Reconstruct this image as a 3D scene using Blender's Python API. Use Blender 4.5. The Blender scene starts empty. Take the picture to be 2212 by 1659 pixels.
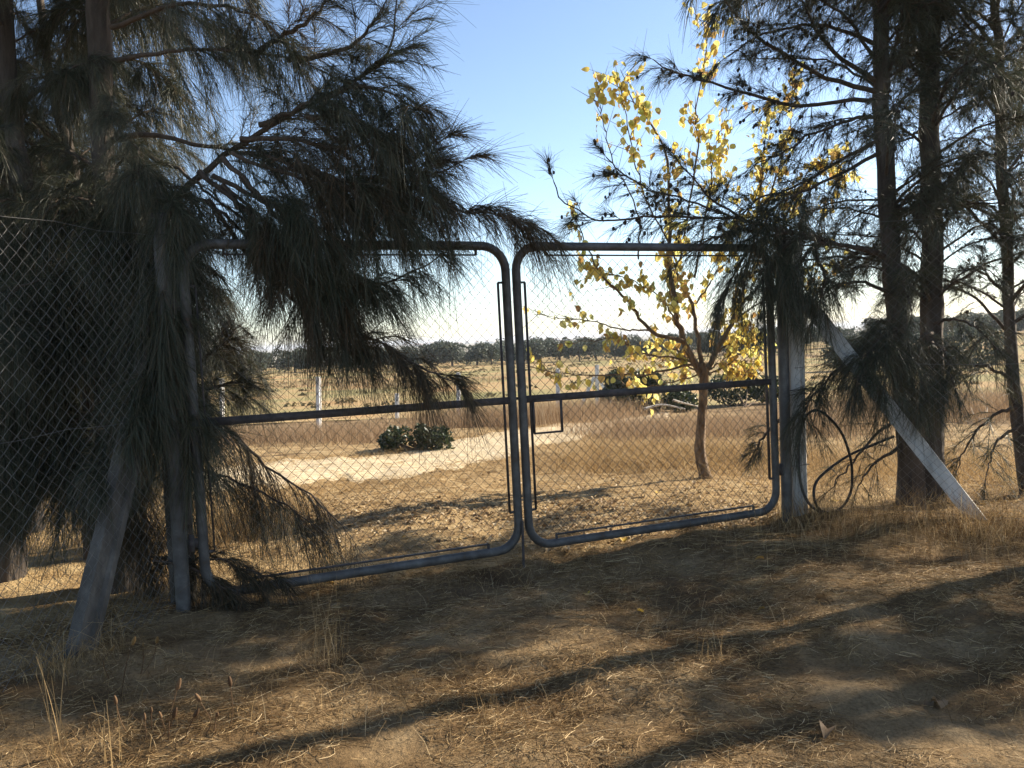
import bpy, math, random
import numpy as np
from mathutils import Vector, Matrix

rng = np.random.default_rng(7)
random.seed(7)
scene = bpy.context.scene
COL = scene.collection
R = math.radians

# ------------------------------------------------------------------ camera
PITCH, ROLL, CAM = 3.1, 2.3, np.array([0.0, 0.0, 1.5])
W0, H0, FPX = 2212.0, 1659.0, 1830.0          # measuring frame of the photograph
_p, _r = R(PITCH), R(ROLL)
FWD = np.array([0, math.cos(_p), -math.sin(_p)])
_U0 = np.array([0, math.sin(_p), math.cos(_p)])
_R0 = np.array([1.0, 0, 0])
RIGHT = _R0 * math.cos(_r) - _U0 * math.sin(_r)
UP = _U0 * math.cos(_r) + _R0 * math.sin(_r)
cd = bpy.data.cameras.new('camera')
cam = bpy.data.objects.new('camera', cd)
COL.objects.link(cam)
M = Matrix.Identity(4)
for i in range(3):
    M[i][0], M[i][1], M[i][2], M[i][3] = RIGHT[i], UP[i], -FWD[i], CAM[i]
cam.matrix_world = M
cd.sensor_width = 36.0
cd.lens = 36.0 * FPX / W0
cd.clip_start = 0.05
cd.clip_end = 40000
scene.camera = cam
scene.render.resolution_x, scene.render.resolution_y = 1024, 768

# ------------------------------------------------------------------ sky, sun, exposure
SUN_AZ, SUN_EL = 64.0, 30.0
world = bpy.data.worlds.new('World')
scene.world = world
world.use_nodes = True
nt = world.node_tree
bg = nt.nodes['Background']
sky = nt.nodes.new('ShaderNodeTexSky')
sky.sky_type = 'NISHITA'
sky.sun_disc = False
sky.sun_elevation = R(SUN_EL)
sky.sun_rotation = R(SUN_AZ)
sky.altitude = 100
sky.air_density = 0.8
sky.dust_density = 0.35
sky.ozone_density = 0.8
nt.links.new(sky.outputs[0], bg.inputs[0])
bg.inputs[1].default_value = 0.098
s_dir = Vector((math.sin(R(SUN_AZ)) * math.cos(R(SUN_EL)), math.cos(R(SUN_AZ)) * math.cos(R(SUN_EL)), math.sin(R(SUN_EL))))
sl = bpy.data.lights.new('sun', 'SUN')
sl.energy = 5.0
sl.angle = R(0.53)
sl.color = (1.0, 0.90, 0.74)
so = bpy.data.objects.new('sun', sl)
so.rotation_euler = s_dir.to_track_quat('Z', 'Y').to_euler()
so.location = (20, 10, 20)
COL.objects.link(so)
vs = scene.view_settings
vs.view_transform = 'Standard'
vs.look = 'None'
vs.exposure = 1.3
vs.gamma = 1.0
vs.use_curve_mapping = False
scene.cycles.max_bounces = 6
scene.cycles.diffuse_bounces = 3
scene.cycles.glossy_bounces = 2
scene.cycles.transmission_bounces = 3
scene.cycles.transparent_max_bounces = 6
scene.cycles.use_denoising = True

# ------------------------------------------------------------------ helpers: terrain and photo geometry
def vnoise(x, y, s, seed=0):
    x = np.asarray(x, float) / s; y = np.asarray(y, float) / s
    xi = np.floor(x); yi = np.floor(y)
    fx = x - xi; fy = y - yi
    fx = fx * fx * (3 - 2 * fx); fy = fy * fy * (3 - 2 * fy)
    def hsh(a, b):
        v = np.sin(a * 127.1 + b * 311.7 + seed * 74.7) * 43758.5453
        return v - np.floor(v)
    return (hsh(xi, yi) * (1 - fx) + hsh(xi + 1, yi) * fx) * (1 - fy) + (hsh(xi, yi + 1) * (1 - fx) + hsh(xi + 1, yi + 1) * fx) * fy

def height(x, y):
    x = np.asarray(x, float); y = np.asarray(y, float)
    base = np.where(y < 7, 0.0, -0.035 * (np.minimum(y, 30) - 7))
    base = base - 0.012 * np.clip(y - 30, 0, 80)
    d = np.hypot(x, y)
    base = base - 7.0 * np.clip((d - 130) / 500, 0, 1) ** 1.0 - 3.0 * np.clip((d - 900) / 3000, 0, 1)
    near = np.clip(1 - (y - 22) / 20, 0, 1)
    bump = (vnoise(x, y, .9, 1) - .5) * .06 + (vnoise(x, y, .33, 2) - .5) * .042 + (vnoise(x, y, .14, 3) - .5) * .024
    # earth banked up at the feet of the two fences
    bl = .04 * np.exp(-(((x + 2.15) / .35) ** 2 + ((y - 4.0) / .8) ** 2))
    br = .07 * np.exp(-(((y - 6.05 + .35 * (x - 3.0)) / .4) ** 2)) * np.clip((x - 1.9) / .6, 0, 1)
    # knoll on the right that carries more trees
    kn = 2.0 * np.clip((x - 30) / 60, 0, 1) * np.clip((y - 50) / 40, 0, 1) * np.clip((400 - d) / 200, 0, 1)
    return base + bump * near + bl + br + kn

def ray(x, y):
    return FWD + RIGHT * (x - W0 / 2) / FPX - UP * (y - H0 / 2) / FPX

def at(x, y, Y):
    d = ray(x, y)
    return CAM + d * (Y / d[1])

def gnd(x, y):
    d = ray(x, y)
    lo, hi = 0.5, 400.0
    ts = np.geomspace(lo, hi, 3000)
    P = CAM[None] + d[None] * ts[:, None]
    k = np.argmax(P[:, 2] < height(P[:, 0], P[:, 1]))
    return P[k]

# ------------------------------------------------------------------ helpers: meshes
TRI = [0]
def mesh_obj(name, V, F, mat, parent=None, smooth=False):
    V = np.asarray(V, np.float32).reshape(-1, 3)
    me = bpy.data.meshes.new(name)
    if isinstance(F, np.ndarray):
        n, k = F.shape
        me.vertices.add(len(V)); me.vertices.foreach_set('co', V.ravel())
        me.loops.add(n * k); me.loops.foreach_set('vertex_index', F.astype(np.int32).ravel())
        me.polygons.add(n)
        me.polygons.foreach_set('loop_start', (np.arange(n) * k).astype(np.int32))
        me.update(calc_edges=True)
        TRI[0] += n * (k - 2)
    else:
        me.from_pydata(V.tolist(), [], F)
        TRI[0] += sum(len(f) - 2 for f in F)
    me.validate()
    if smooth:
        me.polygons.foreach_set('use_smooth', np.ones(len(me.polygons), bool))
    if mat is not None:
        me.materials.append(mat)
    o = bpy.data.objects.new(name, me)
    COL.objects.link(o)
    if parent is not None:
        o.parent = parent
        o.matrix_parent_inverse = parent.matrix_basis.inverted()
    return o

def thing(name, loc, label, cat, group=None):
    o = bpy.data.objects.new(name, None)
    o.empty_display_size = .1
    COL.objects.link(o)
    o.location = [float(v) for v in loc]
    o['label'] = label; o['category'] = cat
    if group: o['group'] = group
    return o

def tag(o, label=None, cat=None, group=None, kind=None):
    if label: o['label'] = label
    if cat: o['category'] = cat
    if group: o['group'] = group
    if kind: o['kind'] = kind
    return o

def unit(v):
    v = np.asarray(v, float)
    return v / np.maximum(np.linalg.norm(v, axis=-1, keepdims=True), 1e-9)

def rand_unit(n):
    return unit(rng.normal(size=(n, 3)))

def ribbons(P, w):
    """P (N,K,3) centre lines, w (N,K) widths -> flat strips"""
    N, K, _ = P.shape
    T = unit(np.gradient(P, axis=1))
    side = unit(np.cross(T, rand_unit(N)[:, None, :]))
    A = P + side * w[..., None] / 2; B = P - side * w[..., None] / 2
    V = np.stack([A, B], axis=2).reshape(-1, 3)
    i = (np.arange(N) * K * 2)[:, None] + np.arange(K - 1)[None] * 2
    i = i.ravel()
    return V, np.stack([i, i + 1, i + 3, i + 2], axis=1)

def tubes(P, r, sides=6, cap=True):
    """P (N,K,3), r (N,K) -> round bars"""
    N, K, _ = P.shape
    T = unit(np.gradient(P, axis=1))
    ref = np.where(np.abs(T[..., 2:3]) > .9, np.array([1.0, 0, 0]), np.array([0, 0, 1.0]))
    ref = np.broadcast_to(ref[:, :1], T.shape)
    a = unit(np.cross(T, ref)); b = np.cross(T, a)
    ang = np.arange(sides) / sides * 2 * math.pi
    V = P[:, :, None] + r[:, :, None, None] * (a[:, :, None] * np.cos(ang)[None, None, :, None] + b[:, :, None] * np.sin(ang)[None, None, :, None])
    V = V.reshape(-1, 3)
    n = np.arange(N)[:, None, None] * K * sides; k = np.arange(K - 1)[None, :, None] * sides; s = np.arange(sides)[None, None]
    s2 = (s + 1) % sides
    F = np.stack([n + k + s, n + k + s2, n + k + sides + s2, n + k + sides + s], axis=-1).reshape(-1, 4)
    if cap and sides == 4:
        e = np.arange(N) * K * sides
        c0 = np.stack([e + 3, e + 2, e + 1, e], 1); l = e + (K - 1) * sides
        c1 = np.stack([l, l + 1, l + 2, l + 3], 1)
        F = np.concatenate([F, c0, c1])
    return V, F

def join(parts):
    Vs, Fs, n = [], [], 0
    for V, F in parts:
        Vs.append(V); Fs.append(F + n); n += len(V)
    return np.concatenate(Vs), np.concatenate(Fs)

def smooth_path(pts, n):
    P = np.asarray(pts, float)
    if len(P) == 2:
        t = np.linspace(0, 1, n)[:, None]
        return P[0] * (1 - t) + P[1] * t
    Q = np.concatenate([[2 * P[0] - P[1]], P, [2 * P[-1] - P[-2]]])
    seg = np.linspace(0, len(P) - 1 - 1e-6, n)
    i = seg.astype(int); t = (seg - i)[:, None]
    p0, p1, p2, p3 = Q[i], Q[i + 1], Q[i + 2], Q[i + 3]
    return .5 * (2 * p1 + (p2 - p0) * t + (2 * p0 - 5 * p1 + 4 * p2 - p3) * t ** 2 + (3 * p1 - p0 - 3 * p2 + p3) * t ** 3)

def box(c, sx, sy, sz, rz=0.0):
    c = np.asarray(c, float)
    v = np.array([[x, y, z] for z in (-.5, .5) for x, y in ((-.5, -.5), (.5, -.5), (.5, .5), (-.5, .5))]) * [sx, sy, sz]
    ca, sa = math.cos(rz), math.sin(rz)
    v = np.stack([v[:, 0] * ca - v[:, 1] * sa, v[:, 0] * sa + v[:, 1] * ca, v[:, 2]], 1) + c
    F = np.array([[3, 2, 1, 0], [4, 5, 6, 7], [0, 1, 5, 4], [1, 2, 6, 5], [2, 3, 7, 6], [3, 0, 4, 7]])
    return v, F

def bar(a, b, w, h, up=(0, 0, 1)):
    """rectangular bar from a to b, w across (horizontal), h along up"""
    a = np.asarray(a, float); b = np.asarray(b, float)
    t = unit(b - a); s = unit(np.cross(t, up)); u = np.cross(s, t)
    v = np.array([p + s * x * w / 2 + u * y * h / 2 for p in (a, b) for x, y in ((-1, -1), (1, -1), (1, 1), (-1, 1))])
    F = np.array([[3, 2, 1, 0], [4, 5, 6, 7], [0, 1, 5, 4], [1, 2, 6, 5], [2, 3, 7, 6], [3, 0, 4, 7]])
    return v, F

# ------------------------------------------------------------------ materials
def new_mat(name):
    m = bpy.data.materials.new(name); m.use_nodes = True
    t = m.node_tree; t.nodes.clear()
    out = t.nodes.new('ShaderNodeOutputMaterial')
    return m, t, out

def ramp(t, stops):
    n = t.nodes.new('ShaderNodeValToRGB')
    e = n.color_ramp.elements
    while len(e) < len(stops): e.new(.5)
    for i, (p, c) in enumerate(stops):
        e[i].position = p; e[i].color = (*c, 1)
    return n

def leafy(name, stops, trans=.3, rough=.55, by='island', spec=.3, ttint=(1, 1, 1)):
    m, t, out = new_mat(name)
    if by == 'island':
        src = t.nodes.new('ShaderNodeNewGeometry').outputs['Random Per Island']
    else:
        src = t.nodes.new('ShaderNodeObjectInfo').outputs['Random']
    rp = ramp(t, stops); t.links.new(src, rp.inputs[0])
    b = t.nodes.new('ShaderNodeBsdfPrincipled')
    b.inputs['Roughness'].default_value = rough
    b.inputs['Specular IOR Level'].default_value = spec
    t.links.new(rp.outputs[0], b.inputs['Base Color'])
    tr = t.nodes.new('ShaderNodeBsdfTranslucent')
    tm = t.nodes.new('ShaderNodeMix'); tm.data_type = 'RGBA'; tm.blend_type = 'MULTIPLY'; tm.inputs[0].default_value = 1
    tm.inputs[7].default_value = (*ttint, 1)
    t.links.new(rp.outputs[0], tm.inputs[6])
    t.links.new(tm.outputs[2], tr.inputs[0])
    mx = t.nodes.new('ShaderNodeMixShader'); mx.inputs[0].default_value = trans
    t.links.new(b.outputs[0], mx.inputs[1]); t.links.new(tr.outputs[0], mx.inputs[2])
    t.links.new(mx.outputs[0], out.inputs[0])
    return m

def surface(name, stops, scale=6, detail=8, rough=.8, bump=.3, bscale=None, stretch=(1, 1, 1), metal=0.0, spec=.3, bdist=.02, coord='Object', rough2=None):
    m, t, out = new_mat(name)
    tc = t.nodes.new('ShaderNodeTexCoord')
    mp = t.nodes.new('ShaderNodeMapping'); mp.inputs['Scale'].default_value = stretch
    t.links.new(tc.outputs[coord], mp.inputs[0])
    n = t.nodes.new('ShaderNodeTexNoise'); n.inputs['Scale'].default_value = scale; n.inputs['Detail'].default_value = detail
    n.inputs['Roughness'].default_value = .62
    t.links.new(mp.outputs[0], n.inputs[0])
    rp = ramp(t, stops); t.links.new(n.outputs[0], rp.inputs[0])
    b = t.nodes.new('ShaderNodeBsdfPrincipled')
    b.inputs['Roughness'].default_value = rough; b.inputs['Metallic'].default_value = metal
    b.inputs['Specular IOR Level'].default_value = spec
    t.links.new(rp.outputs[0], b.inputs['Base Color'])
    n2 = t.nodes.new('ShaderNodeTexNoise'); n2.inputs['Scale'].default_value = bscale or scale * 4; n2.inputs['Detail'].default_value = 6
    t.links.new(mp.outputs[0], n2.inputs[0])
    bp = t.nodes.new('ShaderNodeBump'); bp.inputs['Strength'].default_value = bump; bp.inputs['Distance'].default_value = bdist
    t.links.new(n2.outputs[0], bp.inputs['Height']); t.links.new(bp.outputs[0], b.inputs['Normal'])
    t.links.new(b.outputs[0], out.inputs[0])
    return m

M_needle = leafy('casuarina_needle', [(0, (.034, .040, .022)), (.45, (.060, .067, .037)), (.8, (.090, .088, .050)), (1, (.15, .105, .06))], trans=.25, rough=.5, spec=.4)
M_needle_dry = leafy('casuarina_needle_brownish', [(0, (.045, .038, .02)), (.5, (.068, .057, .03)), (.8, (.105, .07, .036)), (1, (.17, .10, .05))], trans=.25, rough=.55, spec=.35)
M_bark = surface('casuarina_bark', [(.3, (.032, .025, .02)), (.55, (.085, .068, .055)), (.75, (.155, .13, .107))], scale=9, stretch=(1, 1, .22), rough=.95, bump=.9, bscale=26, bdist=.03)
M_twig = surface('casuarina_twig', [(.3, (.05, .036, .026)), (.7, (.11, .08, .06))], scale=20, rough=.9, bump=.2)
M_cone = surface('casuarina_cone', [(.3, (.03, .024, .018)), (.7, (.07, .05, .035))], scale=60, rough=.9, bump=.6)
M_ybark = surface('smooth_brown_bark', [(.3, (.08, .052, .032)), (.45, (.18, .122, .076)), (.6, (.28, .20, .13)), (.75, (.38, .30, .205))], scale=22, stretch=(1, 1, .3), rough=.95, bump=1.0, bscale=55, bdist=.03)
YST = [(0, (.64, .48, .09)), (.3, (.76, .62, .18)), (.55, (.80, .70, .27)), (.72, (.58, .60, .18)), (.86, (.66, .44, .14)), (1, (.38, .22, .08))]
M_yleaf = leafy('yellow_leaf', YST, trans=.65, rough=.5, by='object')
M_yleafm = leafy('yellow_leaf_mass', YST, trans=.65, rough=.5)
M_steel = surface('weathered_galvanised_pipe', [(.3, (.075, .046, .030)), (.38, (.062, .056, .050)), (.55, (.095, .090, .083)), (.75, (.16, .152, .14))], scale=11, rough=.62, metal=.1, bump=.12, bscale=60, bdist=.004, spec=.5)
M_rust = surface('dark_rusty_flat_bar', [(.3, (.05, .042, .040)), (.6, (.10, .085, .078)), (.8, (.17, .11, .075))], scale=18, rough=.75, metal=.2, bump=.3, bdist=.004)
M_wire = surface('dull_fence_wire', [(.3, (.09, .085, .077)), (.7, (.19, .18, .165))], scale=12, rough=.55, metal=.4, bump=.05, spec=.4)
M_gwire = surface('brownish_gate_wire', [(.3, (.10, .085, .065)), (.7, (.20, .17, .13))], scale=8, rough=.6, metal=.3, bump=.05)
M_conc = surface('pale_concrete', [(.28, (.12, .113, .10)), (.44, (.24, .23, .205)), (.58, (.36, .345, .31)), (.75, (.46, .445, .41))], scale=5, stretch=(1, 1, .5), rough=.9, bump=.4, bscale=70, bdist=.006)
M_conc_shaded = surface('stained_shaded_concrete', [(.28, (.035, .030, .024)), (.45, (.065, .057, .047)), (.6, (.12, .107, .09)), (.75, (.22, .20, .17))], scale=5, stretch=(1, 1, .5), rough=.95, bump=.6, bscale=60, bdist=.008)  # stained concrete; foliage shade on the left post and brace is painted in
M_conc_light = surface('pale_unshaded_concrete', [(.28, (.30, .285, .25)), (.45, (.46, .44, .40)), (.62, (.56, .54, .50)), (.78, (.64, .62, .58))], scale=6, stretch=(1, 1, .5), rough=.9, bump=.4, bscale=70, bdist=.006)  # right post and brace: the concrete without shade in its colour
M_white = surface('white_washed_concrete', [(.3, (.6, .57, .52)), (.7, (.78, .76, .72))], scale=6, rough=.9, bump=.2)
M_hose = surface('black_plastic_hose', [(.3, (.012, .010, .009)), (.7, (.03, .024, .02))], scale=8, rough=.45, bump=.05, spec=.4)
M_straw = leafy('straw_litter', [(0, (.07, .038, .015)), (.3, (.15, .088, .036)), (.6, (.27, .17, .070)), (.85, (.48, .33, .155)), (1, (.64, .48, .27))], trans=.15, rough=.7, spec=.2)
M_dry = leafy('dry_brown_grass', [(0, (.19, .12, .065)), (.4, (.29, .19, .105)), (.75, (.38, .265, .155)), (1, (.48, .37, .24))], trans=.35, rough=.7, spec=.2)
M_gold = leafy('golden_dry_grass', [(0, (.17, .10, .04)), (.35, (.31, .20, .085)), (.7, (.46, .31, .145)), (1, (.62, .47, .26))], trans=.35, rough=.7, spec=.2)
M_fleaf = leafy('curled_brown_leaf', [(0, (.16, .10, .05)), (.4, (.32, .22, .12)), (.8, (.48, .36, .21)), (1, (.55, .45, .3))], trans=.3, rough=.7)
M_bush = leafy('dark_glossy_bush_leaf', [(0, (.018, .030, .012)), (.6, (.04, .058, .022)), (1, (.10, .11, .045))], trans=.2, rough=.45, spec=.4)
M_olive = leafy('grey_green_olive_leaf', [(0, (.045, .058, .042)), (.5, (.078, .094, .066)), (1, (.13, .145, .105))], trans=.2, rough=.6)
M_seed = leafy('brown_seed_head', [(0, (.09, .05, .025)), (1, (.17, .10, .05))], trans=.1, rough=.85, by='object')
M_rock = surface('pale_clod', [(.3, (.11, .078, .046)), (.7, (.24, .18, .115))], scale=14, rough=.95, bump=.6)

def ground_mat():
    m, t, out = new_mat('dry_sandy_soil')
    tc = t.nodes.new('ShaderNodeTexCoord')
    def noise(s, d=8, r=.6):
        n = t.nodes.new('ShaderNodeTexNoise'); n.inputs['Scale'].default_value = s; n.inputs['Detail'].default_value = d; n.inputs['Roughness'].default_value = r
        t.links.new(tc.outputs['Object'], n.inputs[0]); return n
    a = noise(1.6); rp = ramp(t, [(.3, (.085, .050, .023)), (.45, (.165, .105, .050)), (.58, (.28, .192, .100)), (.75, (.42, .315, .18))])
    t.links.new(a.outputs[0], rp.inputs[0])
    f = noise(70, 6, .7); rp2 = ramp(t, [(.3, (.45, .42, .38)), (.5, (.9, .9, .9)), (.7, (1.25, 1.2, 1.12))])
    t.links.new(f.outputs[0], rp2.inputs[0])
    mx = t.nodes.new('ShaderNodeMix'); mx.data_type = 'RGBA'; mx.blend_type = 'MULTIPLY'; mx.inputs[0].default_value = 1
    t.links.new(rp.outputs[0], mx.inputs[6]); t.links.new(rp2.outputs[0], mx.inputs[7])
    b = t.nodes.new('ShaderNodeBsdfPrincipled'); b.inputs['Roughness'].default_value = .95; b.inputs['Specular IOR Level'].default_value = .1
    t.links.new(mx.outputs[2], b.inputs['Base Color'])
    bn = noise(28, 8, .7)
    bp = t.nodes.new('ShaderNodeBump'); bp.inputs['Strength'].default_value = .8; bp.inputs['Distance'].default_value = .03
    t.links.new(bn.outputs[0], bp.inputs['Height']); t.links.new(bp.outputs[0], b.inputs['Normal'])
    t.links.new(b.outputs[0], out.inputs[0])
    return m
M_ground = ground_mat()
M_yard = surface('golden_straw_ground', [(.3, (.17, .105, .048)), (.5, (.31, .21, .10)), (.7, (.45, .33, .175))], scale=4.0, rough=.95, bump=.9, bscale=40, bdist=.03, spec=.1)
M_path = surface('pale_trodden_sand', [(.3, (.34, .25, .135)), (.45, (.48, .375, .23)), (.7, (.60, .49, .33))], scale=9, rough=.95, bump=.7, bscale=22, bdist=.03, spec=.1)
M_field = surface('thin_green_pasture', [(.32, (.20, .18, .075)), (.44, (.28, .225, .10)), (.55, (.36, .25, .12)), (.7, (.42, .24, .105))], scale=.16, detail=10, rough=.95, bump=.8, bscale=5, bdist=.15, spec=.1)
M_plain = surface('distant_farmland', [(.35, (.20, .17, .12)), (.5, (.33, .29, .22)), (.62, (.12, .13, .085)), (.75, (.40, .36, .29))], scale=.006, detail=6, rough=1, bump=0, spec=.0)

# ------------------------------------------------------------------ ground sheets
def grid(xs, ys, dz=0.0):
    X, Y = np.meshgrid(xs, ys)
    V = np.stack([X, Y, height(X, Y) + dz], -1).reshape(-1, 3)
    nx = len(xs)
    i = (np.arange(len(ys) - 1)[:, None] * nx + np.arange(nx - 1)[None]).ravel()
    return V, np.stack([i, i + 1, i + nx + 1, i + nx], 1)

def spread(lo, a, b, hi, n_in, n_out):
    left = -np.geomspace(max(-a, .5), -lo, n_out)[::-1] if lo < a else np.array([a])
    mid = np.linspace(a, b, n_in)
    right = np.geomspace(b, hi, n_out)
    return np.unique(np.round(np.concatenate([left, mid, right]), 4))
gx = spread(-16000, -3.6, 5.0, 16000, 215, 40)
gy = np.unique(np.round(np.concatenate([np.linspace(-12, 1.4, 30), np.linspace(1.6, 7.5, 160), np.linspace(7.6, 9, 16), np.geomspace(9, 18000, 90)]), 4))
tag(mesh_obj('ground', *grid(gx, gy), M_ground, smooth=True), 'dry sandy ground strewn with straw and needles', None, None, 'structure')
# pasture beyond the rear fence and the far plain
fx = np.linspace(-140, 170, 180); fy = np.concatenate([np.linspace(23, 60, 60), np.linspace(61, 150, 50)])
tag(mesh_obj('pasture_field', *grid(fx, fy, .02), M_field, smooth=True), 'thin green and tan pasture beyond the rear fence', None, None, 'structure')
px_ = np.concatenate([-np.geomspace(100, 15500, 40)[::-1], np.linspace(-90, 90, 20), np.geomspace(100, 15500, 40)])
tag(mesh_obj('distant_plain', *grid(px_, np.geomspace(160, 17500, 60), .3), M_plain, smooth=True), 'pale far farmland reaching to the horizon', None, None, 'structure')

# sand path: from behind the gate, bending off to the right
def path_sheet():
    up_ = [(380, 1020), (560, 1006), (700, 993), (850, 986), (980, 952), (1100, 932), (1230, 916), (1330, 906), (1450, 893)]
    lo_ = [(380, 1075), (560, 1056), (700, 1046), (900, 1030), (1050, 1000), (1150, 966), (1230, 952), (1330, 927), (1450, 905)]
    A = smooth_path([gnd(*p) for p in up_], 120); B = smooth_path([gnd(*p) for p in lo_], 120)
    n = 120
    A[:, 1] += (vnoise(A[:, 0], A[:, 1], .5, 5) - .5) * .7 + (vnoise(A[:, 0], A[:, 1], .15, 6) - .5) * .25
    B[:, 1] += (vnoise(B[:, 0], B[:, 1], .5, 7) - .5) * .9 + (vnoise(B[:, 0], B[:, 1], .12, 9) - .5) * .5
    rows = []
    for k in np.linspace(0, 1, 24):
        q = A * (1 - k) + B * k
        q[:, 2] = height(q[:, 0], q[:, 1]) + .016 + .020 * max(0., math.sin(math.pi * k)) ** .3
        rows.append(q)
    V = np.stack(rows, 1).reshape(-1, 3)
    i = (np.arange(n - 1)[:, None] * 24 + np.arange(23)[None]).ravel()
    return V, np.stack([i, i + 1, i + 25, i + 24], 1)
tag(mesh_obj('sand_path', *path_sheet(), M_path, smooth=True), 'pale trodden sand track winding behind the gate', None, None, 'structure')

# straw-covered yard between the gate and the rear fence
def yard_sheet():
    g0 = np.array([0.154, 5.585]); ga = R(23.6); gd = np.array([math.cos(ga), math.sin(ga)]); gn = np.array([-gd[1], gd[0]])
    S = np.linspace(-6.5, 10.0, 190); N = np.concatenate([np.linspace(.06, 4, 46), np.linspace(4.1, 13, 70)])
    SS, NN = np.meshgrid(S, N)
    NN = NN + np.where(NN < .3, (vnoise(SS, NN, .3, 61) - .5) * .25, 0) + np.clip((NN - 8) / 5, 0, 1) * (vnoise(SS, NN, 1.2, 62) - .5) * 2.5
    X = g0[0] + gd[0] * SS + gn[0] * NN; Y = g0[1] + gd[1] * SS + gn[1] * NN
    edge = np.clip(np.minimum(N - .06, 13 - N) / .3, 0, 1)[:, None]
    V = np.stack([X, Y, height(X, Y) - .012 + .03 * edge], -1).reshape(-1, 3)
    i = (np.arange(len(N) - 1)[:, None] * 190 + np.arange(189)[None]).ravel()
    return V, np.stack([i, i + 1, i + 191, i + 190], 1)
tag(mesh_obj('straw_yard', *yard_sheet(), M_yard, smooth=True), 'golden straw covered ground behind the gate', None, None, 'structure')

# ------------------------------------------------------------------ chain link
def zigzag(width, hgt, s0=0.0, z0=0.0, pitch=.0345, thick=.0016, sag=.0, holes=None):
    """wires in (s, z); returns polylines N,K as (s, n, z)"""
    n = int(width / pitch); k = int(hgt / pitch)
    z = z0 + np.arange(k + 1) * pitch
    P = []
    for i in range(n):
        ph = (np.arange(k + 1) + i) % 2
        s = s0 + (i + ph) * pitch
        nn = .0022 * np.where((np.arange(k + 1)) % 2 == 0, 1, -1)
        P.append(np.stack([s, nn, z], 1))
    P = np.array(P)
    P[..., 0] += (vnoise(P[..., 0], P[..., 2], .25, 11) - .5) * .010
    P[..., 2] += (vnoise(P[..., 0], P[..., 2], .3, 12) - .5) * .010
    return P

def panel(origin, dirv, P):
    d = unit(np.array([dirv[0], dirv[1], 0.0])); nrm = np.array([d[1], -d[0], 0.0])
    return np.asarray(origin)[None, None] + P[..., :1] * d + P[..., 1:2] * nrm + P[..., 2:3] * np.array([0, 0, 1.0])

# ------------------------------------------------------------------ gate
G0 = np.array([0.154, 5.585, 0.0]); GA = R(23.6)
GD = np.array([math.cos(GA), math.sin(GA), 0.0]); GN = np.array([GD[1], -GD[0], 0.0])   # GN faces the road
Z = np.array([0, 0, 1.0])
def G(s, z, n=0.0):
    return G0 + GD * s + GN * n + Z * z

def round_loop(s0, s1, z0, z1, rad, lean=0.0, nseg=7):
    c = []
    for (cs, cz, a0) in ((s1 - rad, z1 - rad, 0), (s0 + rad, z1 - rad, 90), (s0 + rad, z0 + rad, 180), (s1 - rad, z0 + rad, 270)):
        for k in range(nseg + 1):
            a = R(a0 + 90 * k / nseg)
            c.append((cs + rad * math.cos(a), cz + rad * math.sin(a)))
    c = [(s - lean * (z - 1.1), z) for s, z in c]
    return [G(s, z) for s, z in c]

def closed_tube(pts, r, sides=12):
    P = np.array(pts); n = len(P)
    T = unit(np.roll(P, -1, 0) - np.roll(P, 1, 0))
    b = np.broadcast_to(GN, T.shape); a = np.cross(T, b)
    ang = np.arange(sides) / sides * 2 * math.pi
    V = P[:, None] + r * (a[:, None] * np.cos(ang)[None, :, None] + b[:, None] * np.sin(ang)[None, :, None])
    i = np.arange(n)[:, None] * sides; j = ((np.arange(n) + 1) % n)[:, None] * sides; s = np.arange(sides)[None]; s2 = (s + 1) % sides
    return V.reshape(-1, 3), np.stack([i + s, i + s2, j + s2, j + s], -1).reshape(-1, 4)

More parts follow.
